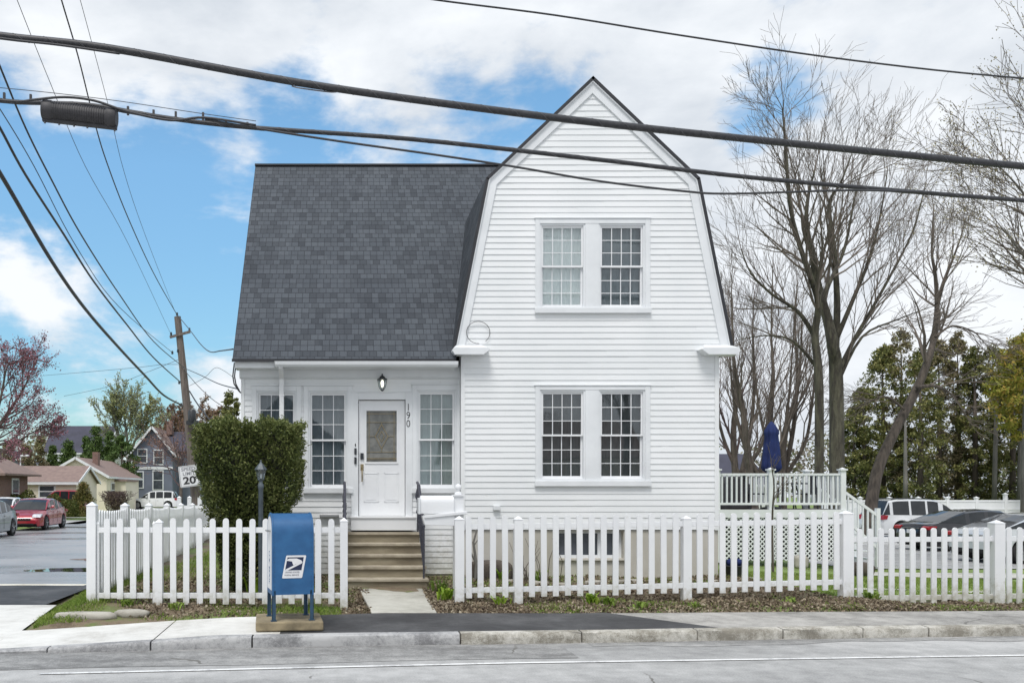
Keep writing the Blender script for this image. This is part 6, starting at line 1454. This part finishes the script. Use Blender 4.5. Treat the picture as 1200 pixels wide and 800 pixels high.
m = MB(); q = P(24, 590, 72); m.tube([(q[0], 72, -.1), (q[0], 72, 4.5), (q[0]+.2, 72, 4.7)], .06, 8); sl_ = thing('street_lamp', 'white street lamp standing behind the brick bungalow', 'street lamp', (q[0], 72, -.1)); m.build('post', 'white_trim', sl_); m = MB(); m.box(q[0], q[0]+.7, 71.85, 72.15, 4.62, 4.78); m.build('lamp_head', 'white_trim', sl_, bevel=.04)

# unseen houses and bare trees added across the road for the windows to mirror
strip('near_sidewalk', 'asphalt_old', -30.2, -28.3, .1, -60, 60, 20, m=1)
far_house('added_grey_house', 'unseen grey gabled house added across the road for the front windows to mirror', -9, 0, -46, -37, 5.6, 9.2, 'y', 'bluegrey', 'roof_slate', [], .4)
far_house('added_tan_house', 'unseen long tan house added across the road for the front windows to mirror', 9, 24, -48, -39, 4.6, 7.6, 'x', 'cream', 'roof_brown', [], .4)
_src = [o for o in col.objects if o.name.startswith('bare_tree') and o.type == 'EMPTY' and 'label' in o]
for (k, x, y, rz, lab) in ((0, -12, -33, 1, 'unseen bare tree added for window reflections, left of the grey house'), (1, 3.5, -34, 2, 'unseen bare tree added for window reflections, right of the grey house'), (0, 12, -33.5, 3, 'unseen bare tree added for window reflections before the tan house'), (1, 21, -34, 4.4, 'unseen bare tree added for window reflections at the far end of the tan house')):
    c = copy_tree(_src[k]); c.location = (x, y, 0); c.rotation_euler = (0, 0, rz); c['label'] = lab; c['group'] = 'bare trees added for the windows to mirror'

# ------------------------------------------------------------------ light, sky, camera
SUN_EL, SUN_AZ = R(62), R(-158)
sd = bpy.data.lights.new('sun', 'SUN'); sd.energy = 1.5; sd.angle = R(20); sd.color = (1, .97, .93)
so_ = bpy.data.objects.new('sun', sd); col.objects.link(so_)
dirv = Vector((math.sin(SUN_AZ)*math.cos(SUN_EL), math.cos(SUN_AZ)*math.cos(SUN_EL), math.sin(SUN_EL)))
so_.rotation_euler = (-dirv).to_track_quat('-Z', 'Y').to_euler(); so_.location = dirv*60
wd = bpy.data.worlds.new('World'); SC.world = wd; wd.use_nodes = True; nt = wd.node_tree
for n_ in list(nt.nodes): nt.nodes.remove(n_)
out = N(nt, 'ShaderNodeOutputWorld'); bg = N(nt, 'ShaderNodeBackground'); nt.links.new(bg.outputs[0], out.inputs[0])
sky = N(nt, 'ShaderNodeTexSky'); sky.sky_type = 'NISHITA'; sky.sun_disc = False; sky.sun_elevation = SUN_EL; sky.sun_rotation = SUN_AZ; sky.air_density = 1; sky.dust_density = .6; sky.ozone_density = 2
tc = N(nt, 'ShaderNodeTexCoord'); D_ = tc.outputs['Generated']
def vnoise(scale, detail, rough, stretch=(1, 1, 2.2), off=(0, 0, 0), dist=0.):
    mp = N(nt, 'ShaderNodeMapping'); mp.inputs['Scale'].default_value = stretch; mp.inputs['Location'].default_value = off; nt.links.new(D_, mp.inputs[0])
    n_ = N(nt, 'ShaderNodeTexNoise'); n_.inputs['Scale'].default_value = scale; n_.inputs['Detail'].default_value = detail; n_.inputs['Roughness'].default_value = rough; n_.inputs['Distortion'].default_value = dist
    nt.links.new(mp.outputs[0], n_.inputs['Vector']); return n_.outputs['Fac']
def mth(op, a, b=None, c=None, clamp=False):
    m_ = N(nt, 'ShaderNodeMath', operation=op); m_.use_clamp = clamp
    for i, v in enumerate((a, b, c)):
        if v is None: continue
        if isinstance(v, (int, float)): m_.inputs[i].default_value = v
        else: nt.links.new(v, m_.inputs[i])
    return m_.outputs[0]
def blob(px, py, rad, w):                               # a soft cap of directions; weight w
    d = Vector(((px-CX)/F, 1, (CY-py)/F)).normalized(); vm = N(nt, 'ShaderNodeVectorMath', operation='DOT_PRODUCT'); nt.links.new(D_, vm.inputs[0]); vm.inputs[1].default_value = d
    mr = N(nt, 'ShaderNodeMapRange'); mr.interpolation_type = 'SMOOTHSTEP'; c = math.cos(rad/F); mr.inputs['From Min'].default_value = c; mr.inputs['From Max'].default_value = 1; mr.inputs['To Min'].default_value = 0; mr.inputs['To Max'].default_value = w
    nt.links.new(vm.outputs['Value'], mr.inputs['Value']); return mr.outputs[0]
n1 = vnoise(5.2, 9, .58, off=(1.3, .4, 2.1), dist=.25); acc = mth('MULTIPLY_ADD', n1, 2.6, -1.12); acc = mth('MULTIPLY_ADD', vnoise(16, 6, .6, off=(3, 1, 5)), 1.1, mth('SUBTRACT', acc, .55))
_s = N(nt, 'ShaderNodeSeparateXYZ'); nt.links.new(D_, _s.inputs[0])      # cloud added behind and overhead, out of view, for soft neutral light
_b = N(nt, 'ShaderNodeMapRange'); _b.inputs['From Min'].default_value = .55; _b.inputs['From Max'].default_value = -.2; _b.inputs['To Max'].default_value = .9; nt.links.new(_s.outputs['Y'], _b.inputs['Value']); acc = mth('ADD', acc, _b.outputs[0])
for b_ in [(330, 20, 330, .42), (180, 60, 190, .5), (100, 20, 140, .3), (480, 120, 170, .42), (860, 20, 460, .42), (1150, 200, 420, .42), (1020, 420, 420, .75), (700, 110, 170, .4), (540, 160, 90, .28), (105, 345, 105, .68), (5, 335, 60, .4), (260, 490, 170, .42), (330, 190, 90, .35),
           (60, 230, 190, -.5), (250, 270, 210, -.55), (190, 400, 120, -.3), (430, 168, 170, -.7), (585, 190, 130, -.7), (625, 100, 110, -.5), (1000, 105, 170, -.62), (800, 170, 130, -.35), (900, 130, 70, -.4), (520, 70, 50, -.3), (20, 500, 220, -.15), (340, 120, 60, -.3), (200, 160, 90, -.3)]:
    acc = mth('ADD', acc, blob(*b_))
mask = N(nt, 'ShaderNodeMapRange'); mask.interpolation_type = 'SMOOTHSTEP'; mask.inputs['From Min'].default_value = -.05; mask.inputs['From Max'].default_value = .72; nt.links.new(acc, mask.inputs['Value'])
n2 = vnoise(3.6, 7, .55, off=(4, 2, 1)); n2b = mth('MULTIPLY_ADD', n1, .5, mth('MULTIPLY', n2, .6))
cr = N(nt, 'ShaderNodeValToRGB'); e = cr.color_ramp.elements; e[0].position = .40; e[0].color = (.52, .57, .635, 1); e[1].position = .66; e[1].color = (.83, .86, .895, 1); nt.links.new(n2b, cr.inputs[0])
SKY, CLOUD = .15, 1.0
mixs = N(nt, 'ShaderNodeMix', data_type='RGBA'); svz = N(nt, 'ShaderNodeVectorMath', operation='SCALE')
sv = N(nt, 'ShaderNodeMix', data_type='RGBA', blend_type='MULTIPLY'); sv.inputs[0].default_value = 1; nt.links.new(sky.outputs[0], sv.inputs[6]); sv.inputs[7].default_value = (.66, .85, .83, 1)
sz = N(nt, 'ShaderNodeSeparateXYZ'); nt.links.new(D_, sz.inputs[0]); mz = N(nt, 'ShaderNodeMapRange'); mz.inputs['From Min'].default_value = 0; mz.inputs['From Max'].default_value = .35; mz.inputs['To Min'].default_value = .5; mz.inputs['To Max'].default_value = 1
nt.links.new(sz.outputs['Z'], mz.inputs['Value']); nt.links.new(sv.outputs[2], svz.inputs[0]); nt.links.new(mz.outputs[0], svz.inputs['Scale'])
cv = N(nt, 'ShaderNodeVectorMath', operation='SCALE'); nt.links.new(cr.outputs[0], cv.inputs[0]); cv.inputs['Scale'].default_value = .70/SKY
nt.links.new(mask.outputs[0], mixs.inputs[0]); nt.links.new(svz.outputs[0], mixs.inputs[6]); nt.links.new(cv.outputs[0], mixs.inputs[7])
nt.links.new(mixs.outputs[2], bg.inputs[0]); bg.inputs[1].default_value = SKY

cd = bpy.data.cameras.new('camera'); cam = bpy.data.objects.new('camera', cd); col.objects.link(cam)
cam.location = (0, 0, EYE); cam.rotation_euler = (R(90), 0, 0); cd.sensor_width = 36; cd.lens = 36*F/1200
cd.shift_x = (600-CX)/1200; cd.shift_y = (CY-400)/1200; cd.clip_end = 2500; cd.clip_start = .1; SC.camera = cam
vs_ = SC.view_settings; vs_.view_transform = 'Standard'; vs_.look = 'None'; vs_.exposure = .74; vs_.gamma = 1; vs_.use_curve_mapping = False
SC.render.resolution_x, SC.render.resolution_y = 1024, 682
